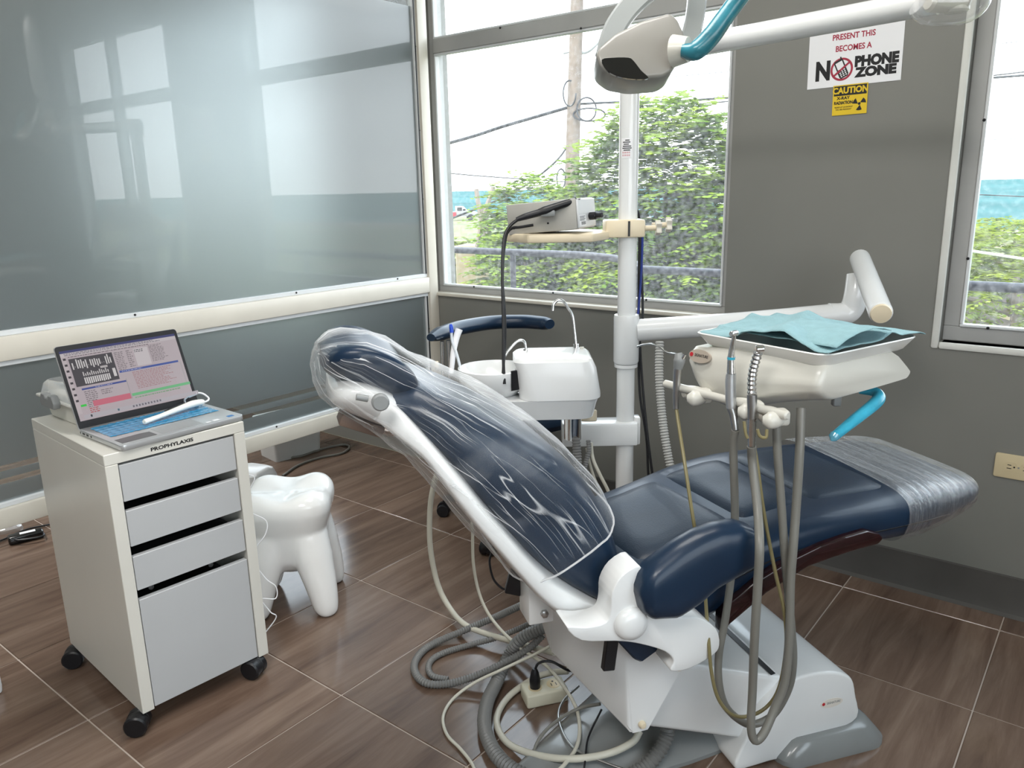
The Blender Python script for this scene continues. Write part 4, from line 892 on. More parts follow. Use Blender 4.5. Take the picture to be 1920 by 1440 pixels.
# ---- hanging switch under the shell
hs0 = dep(966, 1090, 1.72); sw = thing('rocker_switch', 'small black switch box hanging below the chair back', 'switch', hs0)
b = bmn(); box(b, -.018, .018, -.012, .012, -.028, .024, .003, 2, Matrix.Translation(hs0) @ Matrix.Rotation(HEAD, 4, 'Z') @ Matrix.Rotation(.25, 4, 'Y')); obj('body', b, BLACK, sw)
b = bmn(); tube(b, [dep(x, y, 1.74) for x, y in ((932, 1005), (922, 1035), (918, 1055), (925, 1085), (940, 1102), (955, 1107))], .0025, 8); obj('cord', b, BLACK, sw)
b = bmn(); box(b, -.004, .024, -.011, .013, .024, .05, .002, 1, Matrix.Translation(hs0) @ Matrix.Rotation(HEAD, 4, 'Z') @ Matrix.Rotation(.25, 4, 'Y')); obj('mount_clip', b, GREYP, sw)

# ================================================================== PLASTIC COVERS
FILM = mat_wrap('crumpled_clear_film')
rnd = random.Random(11)
def cover_rings():
    R = []; N = 64
    # from lower back upward along the backrest
    for i, x in enumerate(BS[11:]):
        f = Vector((x[0], CT, x[1])); o = Vector((x[4], CT, x[5])); c = (f+o)/2; d = (f-o)/2; g = .010+.012*min(1, i/20); d = d*((d.length+g)/d.length); w_ = x[6]+g; R.append((c, d, w_))
    # over the headrest
    for u, gn, w_ in ((-.06, .066, .18), (-.01, .074, .178), (.045, .072, .17), (.08, .058, .15), (.098, .04, .11), (.104, .012, .05)):
        R.append((hs(u, 0, .012), hn*gn, w_))
    # blend: smooth parameters
    for _ in range(3):
        R = [R[0]]+[tuple((R[i-1][k]+R[i][k]*2+R[i+1][k])*.25 for k in range(3)) for i in range(1, len(R)-1)]+[R[-1]]
    out = []
    from mathutils import noise
    for i, (c, d, w_) in enumerate(R):
        ring = []; gg = i/len(R)
        for k in range(N):
            a = 2*pi*k/N; q_ = max(0, gg-.55)/.45; cx = sgp(cos(a), .60+.1*q_); sx_ = sgp(sin(a), .41+.19*q_)
            p = c+d*cx+Vector((0, w_*sx_, 0)); rad = (d*cx+Vector((0, w_*sx_, 0))).normalized()
            nv = noise.noise(Vector((gg*5, cos(a)*3.2, sin(a)*3.2)))*.010*(0.4+1.2*gg)+noise.noise(Vector((gg*14, cos(a)*9, sin(a)*9)))*.006*(.3+gg)
            if cx > .3: nv += .012*gg*max(0, noise.noise(Vector((gg*9+4, a*4, 2)))) *2
            ring.append(p+rad*(max(nv, -.003)+.007))
        out.append(ring)
    return out
pcv = thing('plastic_chair_cover', 'crumpled clear plastic sleeve pulled over the chair headrest and back', 'plastic cover', M4=CM)
b = bmn(); CR = cover_rings(); rings(b, CR, False, True, uv=True); fo = obj('film', b, FILM, pcv, world=False, ang=180)
b = bmn(); tube(b, CR[0]+[CR[0][0]], .0022, 6, 1, smooth=False); obj('gathered_hem', b, mat_film('film_hem', .45, .3, (30, 2, 1), 8, (.85, .86, .88), rough=.2), pcv, world=False)
FILM2 = mat_film('ribbed_clear_film', .05, .18, (26, 2, 1), 3, (.8, .82, .85), rough=.07, lo=.45, hi=.75, bump=.9, gloss=.20, face=.10)
def sleeve(s0, s1, n=120):
    from mathutils import noise
    R = []
    for i in range(n+1):
        s = s0+(s1-s0)*i/n; base = seat_ring(s, 48, .007)
        g = interp(ST, s); cz = (g[2]+g[3])/2
        R.append([Vector((p.x, p.y, p.z+(.0045*noise.noise(Vector((s*75, p.y*3, 0)))+.004*noise.noise(Vector((s*25+p.y*8, 1, 0))) if p.z > cz else 0)+(.008 if p.z > cz else 0))) for p in base])
    return R
fsl = thing('footrest_plastic_sleeve', 'clear rippled plastic sleeve over the chair footrest', 'plastic cover', M4=CM)
b = bmn(); rings(b, sleeve(.725, .962), False, False, uv=True); obj('film', b, FILM2, fsl, world=False, ang=180)

# ================================================================== UNIT COLUMN
VX = Vector((CX.x, CX.y, 0)).normalized(); VY = Vector((CF.x, CF.y, 0)).normalized(); VZ = Vector((0, 0, 1))   # view-aligned ground axes
k0 = dep(1176, 500, 2.35); KC = Vector((k0.x, k0.y, 0))
def zat(px, py, P):
    """height at which the pixel's ray passes nearest the vertical through P"""
    d = ray(px, py); t = (P.x*d.x+P.y*d.y)/(d.x**2+d.y**2); return CP.z+d.z*t
def colp(z, dx=0., dy=0.): return KC+VX*dx+VY*dy+VZ*z
zs0, zs1 = zat(1176, 680, KC), zat(1176, 590, KC); zc0, zc1 = zat(1176, 830, KC), zat(1176, 787, KC); ztop = zat(1174, 95, KC)
colm = thing('unit_column', 'white upright post carrying the dental unit arms beside the chair', 'post', KC)
b = bmn(); lathe(b, [(.028, .045), (.028, ztop)], 28, Matrix.Translation(KC)); obj('pole', b, WHITE, colm)
b = bmn(); lathe(b, [(.036, zs0), (.039, zs0+.006), (.039, zs1-.008), (.037, zs1)], 28, Matrix.Translation(KC)); lathe(b, [(.036, zs0-.012), (.036, zs0-.002)], 28, Matrix.Translation(KC)); obj('arm_collar', b, WHITE, colm)
b = bmn(); box(b, -.20, .036, -.036, .036, 0, zc1-zc0, .006, 2, frame_m(colp(zc0), VX, VY, VZ)); box(b, .026, .046, -.02, .02, -.002, zc1-zc0+.012, .005, 2, frame_m(colp(zc0), VX, VY, VZ)); obj('cuspidor_bracket', b, WHITE, colm)
b = bmn(); lathe(b, [(.10, 0), (.10, .02), (.06, .045), (.034, .05)], 28, Matrix.Translation(KC)); obj('floor_flange', b, BASEG, colm)
b = bmn(); zl0, zl1 = zat(1170, 297, KC), zat(1170, 260, KC)
R = [[KC+(VX*sin(a)-VY*cos(a))*.0284+VZ*z for a in [radians(-55+70*i/10) for i in range(11)]] for z in (zl0, zl1)]
rings(b, R, closed=False); lab = obj('service_sticker', b, PAPER, colm)
def on_label(i, z0, z1, a0, a1, m):
    b = bmn(); R = [[KC+(VX*sin(a)-VY*cos(a))*.0286+VZ*z for a in [radians(a0+(a1-a0)*k/6) for k in range(7)]] for z in (z0, z1)]
    rings(b, R, closed=False); return b
hh = (zl1-zl0); b = bmn()
for k, (a0, a1) in enumerate(((-30, -5), (-45, 0), (-40, -8), (-45, 5), (-48, 8), (-40, 0))):
    z = zl1-hh*(.08+.10*k); join(b, on_label(k, z-hh*.05, z, a0, a1, None))
o = obj('sticker_print', b, INK, lab); o['kind'] = 'stuff'
b = bmn()
for k in (0, 1):
    z = zl1-hh*(.70+.14*k)
    for q in range(6): join(b, on_label(k, z-hh*.07, z+hh*.02, -46+8*q, -43+8*q, None))
o = obj('handwritten_dates', b, RED, lab); o['kind'] = 'stuff'

# ---- delivery swing arm: collar -> elbow -> tilted balance arm
zA = zat(1215, 620, KC)
E1 = dep(1585, 588, 2.38); arm = thing('swing_arm_assembly', 'white jointed swing arm running from the column to the instrument unit', 'arm', colp(zA))
b = bmn(); tube(b, [colp(zA, .03), dep(1390, 606, 2.36)*.5+dep(1390, 606, 2.40)*.5, E1], .034, 20, 6); obj('horizontal_arm', b, WHITE, arm)
b = bmn(); tube(b, [E1-VX*.05, E1, E1+VX*.02+VZ*.02, dep(1604, 552, 2.36), dep(1607, 515, 2.36)], [.033, .034, .035, .033, .030], 18, 6); obj('elbow', b, WHITE, arm)
tA, tB = dep(1612, 484, 2.38), dep(1652, 588, 1.98)
b = bmn(); cyl(b, tA, tB, .029, 24, .006); obj('balance_arm', b, WHITE, arm)
b = bmn(); dd = (tB-tA).normalized(); lathe(b, [(.026, 0), (.024, .006), (.01, .008)], 24, axis_m(tB-dd*.001, dd)); obj('end_cap', b, BEIGE, arm)

# ================================================================== DELIVERY UNIT
zT = 1.03
e1 = Vector((cos(radians(72)), sin(radians(72)), 0)); e2 = Vector((-e1.y, e1.x, 0))
DC = (onz(1308, 625, zT)+onz(1715, 632, zT))/2; DC.z = 0
du = thing('delivery_unit', 'cream white instrument unit hanging over the chair seat', 'dental unit', M4=frame_m(DC, e1, e2, VZ))
DMm = WM[du.name]
def dl(u, v, z): return DMm @ Vector((u, v, z))
HS = [(-.150, .944, 1.008, -.140), (-.145, .939, 1.012, -.148), (-.10, .930, 1.012, -.155), (-.05, .917, 1.012, -.160), (.0, .900, 1.012, -.165), (.045, .884, 1.012, -.168), (.085, .880, 1.010, -.168), (.12, .890, 1.006, -.165), (.150, .915, 1.002, -.158), (.175, .940, .998, -.145), (.190, .955, .990, -.12)]
b = bmn(); R = []
for i in range(41):
    v = -.150+.34*i/40; zb_, zt_, f_ = interp(HS, v); k_ = 1-.5*max(0, v-.12)/.07; zr = max(zb_, .942)+.0
    poly = [(f_+.004, zb_+.022), (f_-.002, (zb_+zt_)/2), (f_+.014, zt_), (.085*k_, zt_), (.152*k_, zr+.014), (.140*k_, zr+.002), (.02, zb_+.3*(zr-zb_)), (f_+.045, zb_)]
    ring = []
    for q in range(8):
        p_, n_ = poly[q], poly[(q+1) % 8]
        for w_ in range(4): ring.append(Vector((p_[0]+(n_[0]-p_[0])*w_/4, v, p_[1]+(n_[1]-p_[1])*w_/4)))
    R.append(ring)
rings(b, R); dub = obj('housing', b, CREAMW, du, world=False, ang=60)
mm = dub.modifiers.new('smooth', 'SMOOTH'); mm.factor = .5; mm.iterations = 2
def pe(px, py, off):
    n_ = e1; d = ray(px, py); return CP+d*((DC+n_*off-CP).dot(n_)/d.dot(n_))
# badge on the upper left of the nose
bp0 = pe(1312, 668, -.163); bmx = frame_m(bp0, -e2, (e1*.25+VZ*.97).normalized(), (-e1*.97+VZ*.25).normalized())
b = bmn(); prism(b, [(cos(2*pi*k/28)*.030, sin(2*pi*k/28)*.014) for k in range(28)], -.004, .001, bmx); bd = obj('maker_badge', b, M('brown_badge', (.42, .36, .30), .35), du)
text('badge_lettering', 'SIGNATURE', .0085, INK, bd, bmx @ Matrix.Translation((.005, .001, .0012)), .0001, .82)
b = bmn(); lathe(b, [(.0045, 0), (.0045, .001)], 14, bmx @ Matrix.Translation((-.022, .001, .001))); obj('badge_dot', b, RED, bd)
# holder rod and the three holders
HR0, HR1 = dl(-.185, .225, .935), dl(-.185, -.058, .905)
HR0 = pe(1246, 719, -.195); HR1 = pe(1478, 780, -.195)
b = bmn(); cyl(b, HR0, HR1, .0085, 16, .003); obj('holder_rod', b, CREAMW, du)
def hold(px, py):
    p = pe(px, py, -.20); b = bmn(); R = []
    for i in range(9):
        a = radians(-120+240*i/8); q = p+VX*(.020*cos(a)+.002)+VY*(.022*sin(a)); R.append(q)
    tube(b, R, [.008]+[.0165]*7+[.008], 14, 4); box(b, -.016, .020, -.016, .016, -.015, .015, .007, 3, frame_m(p+VX*.026, VX, VY, VZ)); return obj('instrument_holder', b, CREAMW, du)
hold(1292, 742); hold(1386, 766); hold(1432, 782)
# blue wrapped handle under the right end
b = bmn(); hp = [dep(1612, 733, 1.60), dep(1640, 735, 1.58), dep(1648, 745, 1.565), dep(1640, 757, 1.55), dep(1605, 785, 1.52), dep(1562, 820, 1.49)]
tube(b, hp, [.006, .010, .0125, .0125, .0115, .009], 14, 6); hd = obj('wrapped_handle', b, BLUEF, du)
b = bmn(); tube(b, [dep(1566, 815, 1.49), dep(1562, 822, 1.488), dep(1559, 826, 1.486)], [.010, .008, .002], 10); obj('film_end', b, mat_film('blue_loose_film', .5, .3, (3, 3, 1), 4, (.2, .6, .75), (.6, .9, 1)), hd)
b = bmn(); box(b, -.008, .008, -.008, .008, -.012, .012, .002, 1, frame_m(dep(1568, 750, 1.60), VX, VY, VZ)); obj('air_valve', b, GREYP, du)
# ---- tray
tr_ = thing('instrument_tray', 'white rimmed tray on top of the instrument unit', 'tray', M4=DMm @ Matrix.Translation((0, 0, 1.006)))
b = bmn(); R = []
for z, e in ((.0, -.018), (.004, -.012), (.020, -.002), (.026, .002), (.028, .0), (.026, -.004), (.018, -.008), (.006, -.018)): R.append([Vector((x, y, z)) for x, y in rrect(-.152-e, .152+e, -.160-e, .160+e, .03, 6)])
rings(b, R); obj('dish', b, M('white_melamine', (.78, .78, .75), .28, coat=.3), tr_, world=False)
# ---- paper bib over the tray
bib = thing('paper_bib', 'aqua paper dental bib draped over the instrument tray', 'bib', M4=DMm @ Matrix.Translation((0, 0, 1.036)))
from mathutils import noise as mnoise
b = bmn(); R = []; n = 34
for i in range(n+1):
    row = []
    for j in range(n+1):
        u = -1+2*i/n; v = -1+2*j/n
        x = u*.158+.012; y = v*.165+.004+.018*u*max(0, v)
        z = .004+.006*mnoise.noise(Vector((u*1.7, v*1.7, 3)))+.004*mnoise.noise(Vector((u*4, v*4, 7)))
        z += .014*max(0, 1-abs(v-.1-.5*u)*4)+.010*max(0, 1-abs(u-.25)*5)            # fold ridges
        z += .020*max(0, 1-((u+.85)**2+(v+.15)**2)*2.2)                                # lifted front flap
        z -= .010*max(0, abs(u)-.9)*6*.5
        if u < -.55 and v > .25: z -= .006
        row.append(Vector((x, y, max(z, -.003))))
    R.append(row)
rings(b, R, closed=False); o = obj('sheet', b, NAPK, bib, world=False)
so = o.modifiers.new('thick', 'SOLIDIFY'); so.thickness = .0012
b = bmn(); R = []
for i in range(15):
    row = []
    for j in range(15):
        u = i/14; v = j/14; row.append(Vector((-.13+.17*u, -.165+.20*v, .010+.016*(1-v)*(1-abs(2*u-1)**2)+.012*u+.003*mnoise.noise(Vector((u*5, v*5, 1))))))
    R.append(row)
rings(b, R, closed=False); o = obj('folded_flap', b, NAPK, bib, world=False); so = o.modifiers.new('thick', 'SOLIDIFY'); so.thickness = .0012

# ================================================================== HANDPIECES AND HOSES
def hose(pts, t, r, label, name, mat, extra=None):
    P = [cpt(x, y, t if len(p) == 2 else p[2]) for p in pts for x, y in [p[:2]]]
    return P
hA = [(1380, 800, .045), (1375, 840, .04), (1378, 960, .045), (1374, 1053, .05), (1360, 1160, .04), (1348, 1227, .03), (1348, 1280, .02), (1360, 1323, .02), (1387, 1350, .02), (1413, 1358, .02), (1450, 1340, .01), (1478, 1293, .0), (1487, 1243, -.01), (1484, 1177, -.01), (1473, 1060, -.02), (1466, 960, -.02), (1458, 850, -.01), (1455, 775, .0)]
hB = [(1409, 832, .0), (1411, 870, .0), (1421, 960, -.04), (1424, 1027, -.08), (1421, 1093, -.08), (1415, 1193, -.07), (1411, 1293, -.05), (1408, 1360, -.05), (1415, 1388, -.05), (1432, 1375, -.05), (1453, 1327, -.04), (1472, 1277, -.04), (1480, 1193, -.04), (1482, 1093, -.04), (1487, 1027, -.04), (1492, 960, -.03), (1499, 850, -.02), (1502, 765, .0)]
hC = [(1269, 765, .19), (1273, 800, .17), (1284, 870, .12), (1296, 950, .08), (1306, 1010, .06), (1320, 1093, .055), (1328, 1193, .0), (1334, 1260, -.01), (1347, 1310, -.01), (1373, 1340, -.01), (1407, 1342, -.01), (1440, 1323, -.01), (1462, 1285, -.02), (1474, 1210, -.03), (1470, 1147, -.03), (1453, 1070, -.03), (1432, 960, -.02), (1418, 860, .0), (1404, 790, .03)]
def path(L): return [cpt(x, y, t) for x, y, t in L]
h1 = thing('slow_handpiece', 'steel handpiece with angled head nearest the instrument badge side', 'handpiece', path(hA)[0])
a = path(hA)[0]; P = [pe(x, y, -.213) for x, y in ((1379, 806), (1375, 775), (1371, 765), (1370, 742), (1370, 715), (1371, 700), (1371, 672), (1373, 650), (1376, 634), (1377, 625))]
b = bmn(); tube(b, [P[0], P[1], P[2]], [.0065, .0085, .0085], 16, 1, smooth=False); obj('coupling', b, STEEL, h1)
b = bmn(); tube(b, P[2:6], [.0095, .0105, .0105, .0095], 18, 4); obj('motor', b, M('satin_aluminium', (.62, .64, .66), .35, metal=.8), h1)
b = bmn(); tube(b, P[5:], [.0085, .0072, .0052, .0042, .0040], 16, 4); obj('neck', b, CHROME, h1)
b = bmn(); cyl(b, P[6]-VZ*.002, P[6]+VZ*.003, .0076, 16); obj('blue_ring', b, BLUEF, h1)
b = bmn(); q = P[-1]; cyl(b, q-VX*.008-VY*.006, q+VX*.006+VY*.006, .0052, 14, .001); obj('head', b, CHROME, h1)
b = bmn(); tube(b, [P[0]]+path(hA)[1:], .0082, 10, 6); obj('hose', b, TUBEG, h1)
h2 = thing('turbine_handpiece', 'ridged steel turbine handpiece in the holder next to the rod end', 'handpiece', path(hB)[0])
a = path(hB)[0]; P = [pe(x, y, -.213) for x, y in ((1409, 836), (1409, 810), (1410, 785), (1410, 740), (1410, 715), (1412, 695), (1417, 675), (1421, 662), (1423, 655))]
b = bmn(); tube(b, [P[0], P[1], P[2]], [.0075, .009, .009], 16, 1, smooth=False); obj('coupling', b, CHROME, h2)
b = bmn(); tube(b, [P[2], P[3]], [.0085, .0095], 16, 1, smooth=False); obj('grip', b, STEEL, h2)
b = bmn(); tube(b, P[3:8], .0092, 16, 6, rib=.0085); obj('ridged_neck', b, STEEL, h2)
b = bmn(); q = P[-1]; tube(b, [P[6], q], [.007, .0055], 14, 1, smooth=False); cyl(b, q-VX*.006, q+VX*.009+VZ*.001, .0075, 16, .0015); obj('head', b, CHROME, h2)
b = bmn(); tube(b, [P[0]]+path(hB)[1:], .0088, 10, 6); obj('hose', b, TUBEG, h2)
h3 = thing('air_water_syringe', 'grey three way syringe with bent steel nozzle at the rod end', 'syringe', path(hC)[0])
a = path(hC)[0]; P = [pe(x, y, -.205) for x, y in ((1268, 766), (1268, 740), (1270, 700), (1271, 690), (1274, 675), (1272, 662))]
b = bmn(); tube(b, P[:4], [.0062, .0072, .0085, .0085], 16, 4); obj('handle', b, STEEL, h3)
b = bmn(); tube(b, P[3:], [.0095, .0125, .0075], 14, 4); obj('valve_head', b, GREYP, h3)
b = bmn(); qq = [pe(x, y, -.205) for x, y in ((1268, 664), (1250, 660), (1235, 650), (1222, 645), (1208, 646), (1195, 650))]; tube(b, qq, .0022, 8); obj('nozzle', b, CHROME, h3)
b = bmn(); qq = [pe(x, y, -.205) for x, y in ((1280, 672), (1284, 664))]; cyl(b, qq[0], qq[1], .004, 10); obj('button', b, CHROME, h3)
b = bmn(); tube(b, [P[0]]+path(hC)[1:], .0038, 8, 6); obj('hose', b, OLIVE, h3)
b = bmn(); tube(b, [dep(x, y, 1.39) for x, y in ((1420, 805), (1425, 818), (1436, 820), (1438, 805))], .003, 8); tube(b, [dep(x, y, 1.41) for x, y in ((1395, 790), (1398, 812), (1402, 822))], .003, 8); tag(obj('loose_tube_loop', b, OLIVE), 'small olive tube loop under the instrument holders', 'tube')

# ================================================================== CUSPIDOR (spittoon)
sp0 = dep(1074, 800, 2.30); spz = zc1
sp = thing('cuspidor', 'white cuspidor with round rinsing bowl on the column bracket', 'cuspidor', M4=frame_m((sp0.x, sp0.y, 0), VX, VY, VZ))
def sl(u, v, z): return WM[sp.name] @ Vector((u, v, z))
def px2l(px, py): 
    p = dep(px, py, 2.30); return (WM[sp.name].inverted() @ p)
zb = px2l(1020, 775).z; ztp = px2l(1040, 655).z
b = bmn(); cyl(b, sl(0, 0, zc1-.005), sl(0, 0, zb+.02), .026, 24); obj('swivel_post', b, CHROME, sp)
xl = px2l(985, 720).x; xr = px2l(1118, 720).x; xbl = px2l(850, 700).x
def bodyring(z, x0, x1, y0, y1, r): return [Vector((x, y, z)) for x, y in rrect(x0, x1, y0, y1, r, 7)]
b = bmn(); zm = px2l(1040, 730).z
rings(b, [bodyring(z, *a) for z, a in ((zb, (xl-.02, xr-.04, -.06, .06, .03)), (zb+.008, (xl-.055, xr-.018, -.085, .085, .04)), (zb+.05, (xl-.075, xr-.008, -.10, .10, .05)), (zm, (xl-.085, xr-.002, -.105, .105, .05)))]); obj('lower_housing', b, WHITE, sp, world=False)
b = bmn(); rings(b, [bodyring(z, *a) for z, a in ((zm+.001, (xl-.02, xr+.002, -.108, .108, .05)), (zm+.01, (xl-.02, xr+.002, -.108, .108, .05)), (ztp-.03, (xl-.03, xr-.010, -.10, .10, .04)), (ztp-.008, (xl-.035, xr-.020, -.096, .096, .035)), (ztp, (xl-.025, xr-.03, -.085, .085, .03)))]); obj('upper_housing', b, WHITE, sp, world=False)
bc = px2l(925, 690); br = .098; zr = bc.z+.012
b = bmn(); lathe(b, [(.03, zr-.085), (.07, zr-.075), (.098, zr-.045), (.102, zr-.008), (.101, zr), (.094, zr+.001), (.088, zr-.012), (.06, zr-.05), (.02, zr-.062)], 40, Matrix.Translation((bc.x, 0, 0))); obj('bowl', b, WHITE, sp, world=False)
b = bmn(); R = []
for i in range(13):
    a = radians(-60+70*i/12); R.append([Vector((bc.x+r*cos(a), r*sin(a), z)) for r, z in ((.1025, zr-.05), (.1065, zr-.048), (.1065, zr+.006), (.1025, zr+.008))])
rings(b, R); obj('bowl_gasket', b, BLACK, sp, world=False)
b = bmn(); 
def spl(pts, D=2.30): return [dep(x, y, D) for x, y in pts]
tube(b, spl(((947, 667), (955, 655), (968, 641), (978, 638), (984, 643), (986, 655), (986, 662))), .0042, 10); obj('bowl_spout', b, CHROME, sp)
b = bmn(); cyl(b, dep(986, 663, 2.3), dep(986, 655, 2.3), .009, 16, .001); obj('spout_base', b, CHROME, sp)
b = bmn(); tube(b, spl(((1036, 583), (1038, 571), (1046, 563), (1056, 565), (1065, 578), (1073, 592), (1077, 620), (1080, 650)), 2.32), .0042, 10); obj('cup_filler_spout', b, CHROME, sp)
b = bmn(); cyl(b, dep(1080, 657, 2.32), dep(1080, 645, 2.32), .009, 16, .001); obj('spout_base', b, CHROME, sp)
b = bmn(); cyl(b, dep(1091, 656, 2.30), dep(1091, 650, 2.30), .006, 14, .001); obj('button', b, CREAMW, sp)
b = bmn(); cyl(b, dep(898, 735, 2.2), dep(905, 733, 2.2), .008, 14, .002); obj('bowl_knob', b, CREAMW, sp)
b = bmn(); cyl(b, dep(1103, 790, 2.36), dep(1103, 768, 2.36), .026, 24, .003); tag(obj('filter_cup', b, BEIGE), 'small cream filter cup standing on the cuspidor bracket', 'cup')
# suction tips resting in the cuspidor side holder
b = bmn(); P = spl(((866, 706), (862, 685), (855, 660), (848, 640), (846, 618)), 2.24); tube(b, P, .0042, 10); et = obj('saliva_ejector', b, mat_film('clear_tip', .5, .2, (2, 2, 1), 3, (.8, .85, .9), rough=.1)); tag(et, 'clear bent saliva ejector with a blue tip by the rinsing bowl', 'suction tip')
b = bmn(); tube(b, spl(((847, 624), (846, 614), (845, 608)), 2.24), [.0055, .0062, .004], 12); obj('blue_tip', b, M('royal_blue_plastic', (.01, .06, .5), .3), et)
b = bmn(); cyl(b, dep(866, 712, 2.24), dep(865, 698, 2.24), .008, 14); obj('tip_holder', b, GREYP, et)
b = bmn(); P = spl(((846, 700), (850, 660), (856, 632), (861, 617)), 2.25); tube(b, P, [.007, .0085, .0095, .011], 12, 4); tag(obj('suction_tube', b, PAPER), 'white wide suction tube leaning beside the saliva ejector', 'suction tip')

# ================================================================== SHELF WITH SCALER ON THE COLUMN
zsh = zat(1176, 428, KC)
sh = thing('column_shelf', 'beige plastic shelf clamped to the column in front of the window', 'shelf', colp(zsh))
def sf(u, v, z): return KC+VX*u+VY*v+VZ*z
LDm = frame_m(colp(0), VX, VY, VZ)
zlo = zat(1176, 444, KC); zhi = zat(1176, 411, KC)
b = bmn(); box(b, -.07, .045, -.045, .045, zlo, zhi, .006, 2, LDm); obj('clamp', b, BEIGE, sh)
b = bmn(); poly = [(-.36, -.05), (-.30, -.14), (-.12, -.15), (-.06, -.045), (-.06, .045), (-.12, .13), (-.30, .13), (-.36, .06)]
prism(b, poly, zlo-.004, zlo+.020, LDm @ Matrix.Translation((0, 0, 0)), .006, 2); obj('plate', b, BEIGE, sh)
b = bmn(); box(b, -.006, .0, -.048, .048, zlo+.004, zhi-.004, 0, 1, LDm); obj('clamp_gap', b, BLACK, sh, smooth=False)
for dx, dz in ((.085, 0.), (.125, .006)):
    b = bmn(); p = LDm @ Vector((dx, -.03 if dx < .1 else .02, (zlo+zhi)/2+dz)); prism(b, smooth_poly([((.024 if k % 2 == 0 else .015)*cos(pi*k/5), (.024 if k % 2 == 0 else .015)*sin(pi*k/5)) for k in range(10)], 3), -.008, .008, axis_m(p, VX), .002, 1); obj('clamp_knob', b, CREAMP, sh)
    b = bmn(); cyl(b, p-VX*.05, p, .008, 12); obj('clamp_screw', b, BEIGE, sh)
# ultrasonic scaler box
q0 = dep(1064, 425, 2.26)
sc_ang = HEAD-radians(24)
scl = thing('ultrasonic_scaler', 'grey ultrasonic scaler box resting tilted on the column shelf', 'scaler', M4=Matrix.Translation((q0.x, q0.y, zlo+.040)) @ Matrix.Rotation(sc_ang, 4, 'Z') @ Matrix.Rotation(radians(-4.5), 4, 'Y'))
GB = M('warm_grey_casing', (.40, .39, .36), .45); GBL = M('light_grey_rear', (.62, .63, .64), .4)
b = bmn(); box(b, -.155, .055, -.075, .085, -.012, .073, .004, 2); obj('casing', b, GB, scl, world=False)
b = bmn(); box(b, .055, .060, -.072, .082, -.009, .070, .002, 1); rp = obj('rear_panel', b, GBL, scl, world=False)
b = bmn(); box(b, .060, .0605, -.066, -.010, -.004, .026); lb_ = obj('rating_label', b, PAPER, rp, world=False, smooth=False)
b = bmn()
for k in range(9): box(b, .0605, .0608, -.050+.0042*k, -.050+.0042*k+(.0012 if k % 2 else .0024), -.001, .008)
for k in range(4): box(b, .0605, .0608, -.062, -.022+.006*(k % 2), .011+.0036*k, .0125+.0036*k)
o = obj('label_print', b, INK, lb_, world=False, smooth=False); o['kind'] = 'stuff'
b = bmn(); cyl(b, (.060, .025, .020), (.082, .022, .020), .011, 16, .002); cyl(b, (.08, .022, .02), (.10, .018, .02), .007, 14); obj('hose_plug', b, BLACK, rp, world=False)
b = bmn()
for k in range(3): box(b, -.055, -.01, -.0758, -.075, .036+.008*k, .0385+.008*k)
o = obj('vent_slots', b, BLACK, scl, world=False, smooth=False); o['kind'] = 'stuff'
b = bmn(); lathe(b, [(.003, 0), (.003, .001)], 10, axis_m((-.03, -.075, .012), (0, -1, 0))); obj('screw_hole', b, BLACK, scl, world=False)
b = bmn(); lathe(b, [(.003, 0), (.003, .001)], 10, axis_m((-.135, -.075, .006), (0, -1, 0))); obj('screw_hole', b, BLACK, scl, world=False)
hw = thing('scaler_handpiece', 'black scaler handpiece clipped on the grey box with two hanging cords', 'handpiece', dep(1010, 402, 2.17))
b = bmn(); tube(b, [dep(x, y, 2.17) for x, y in ((968, 412), (985, 406), (1010, 399), (1022, 395), (1050, 385), (1072, 378), (1081, 374))], [.006, .009, .010, .0125, .0105, .010, .007], 14, 5); obj('grip', b, BLACK, hw)
b = bmn(); tube(b, [dep(1079, 375, 2.17), dep(1088, 373, 2.17)], .002, 8, smooth=False); obj('tip', b, CHROME, hw)
b = bmn(); box(b, -.022, .022, -.012, .02, -.012, .012, .006, 2, frame_m(dep(1026, 398, 2.175), VX, VY, VZ)); obj('clip', b, GREYP, hw)
b = bmn(); tube(b, [dep(x, y, 2.17) for x, y in ((972, 411), (958, 422), (947, 440), (943, 470), (942, 520), (943, 570), (944, 620), (944, 680), (946, 720))], .0045, 8); obj('cord', b, BLACK, hw)
b = bmn(); tube(b, [dep(x, y, 2.19) for x, y in ((1000, 422), (975, 426), (960, 428), (950, 440), (945, 470), (942, 520), (946, 580), (947, 640), (943, 700))], .004, 8); obj('cord', b, BLACK, hw)

# ================================================================== OPERATING LIGHT
LDp = 1.75
lt = thing('operating_light', 'grey and white dental operating light with a blue wrapped handle', 'dental light', dep(1200, 100, LDp))
def ldp(px, py, dy=0.): return dep(px, py, LDp)+VY*dy
LG = M('lamp_grey_white', (.27, .26, .24), .3, coat=.2); YG = M('yoke_grey', (.33, .35, .35), .25, coat=.3)
def vpoly(P, D):
    c = dep(1200, 100, D); m = frame_m(c, CX, CU, -CF); inv = m.inverted(); return m, [tuple((inv @ dep(x, y, D))[:2]) for x, y in P]
m_, pp = vpoly([(1116, 108), (1122, 94), (1152, 68), (1200, 44), (1254, 28), (1268, 40), (1282, 70), (1280, 100), (1256, 140), (1240, 149), (1186, 153), (1146, 146), (1124, 130)], LDp)
b = bmn(); prism(b, pp, -.085, .015, m_, .020, 4); hdl = obj('lamp_head', b, LG, lt, ang=45)
m_, pp = vpoly([(1128, 112), (1150, 108), (1178, 108), (1188, 114), (1202, 132), (1216, 147), (1186, 148), (1158, 143), (1138, 132)], LDp-.016)
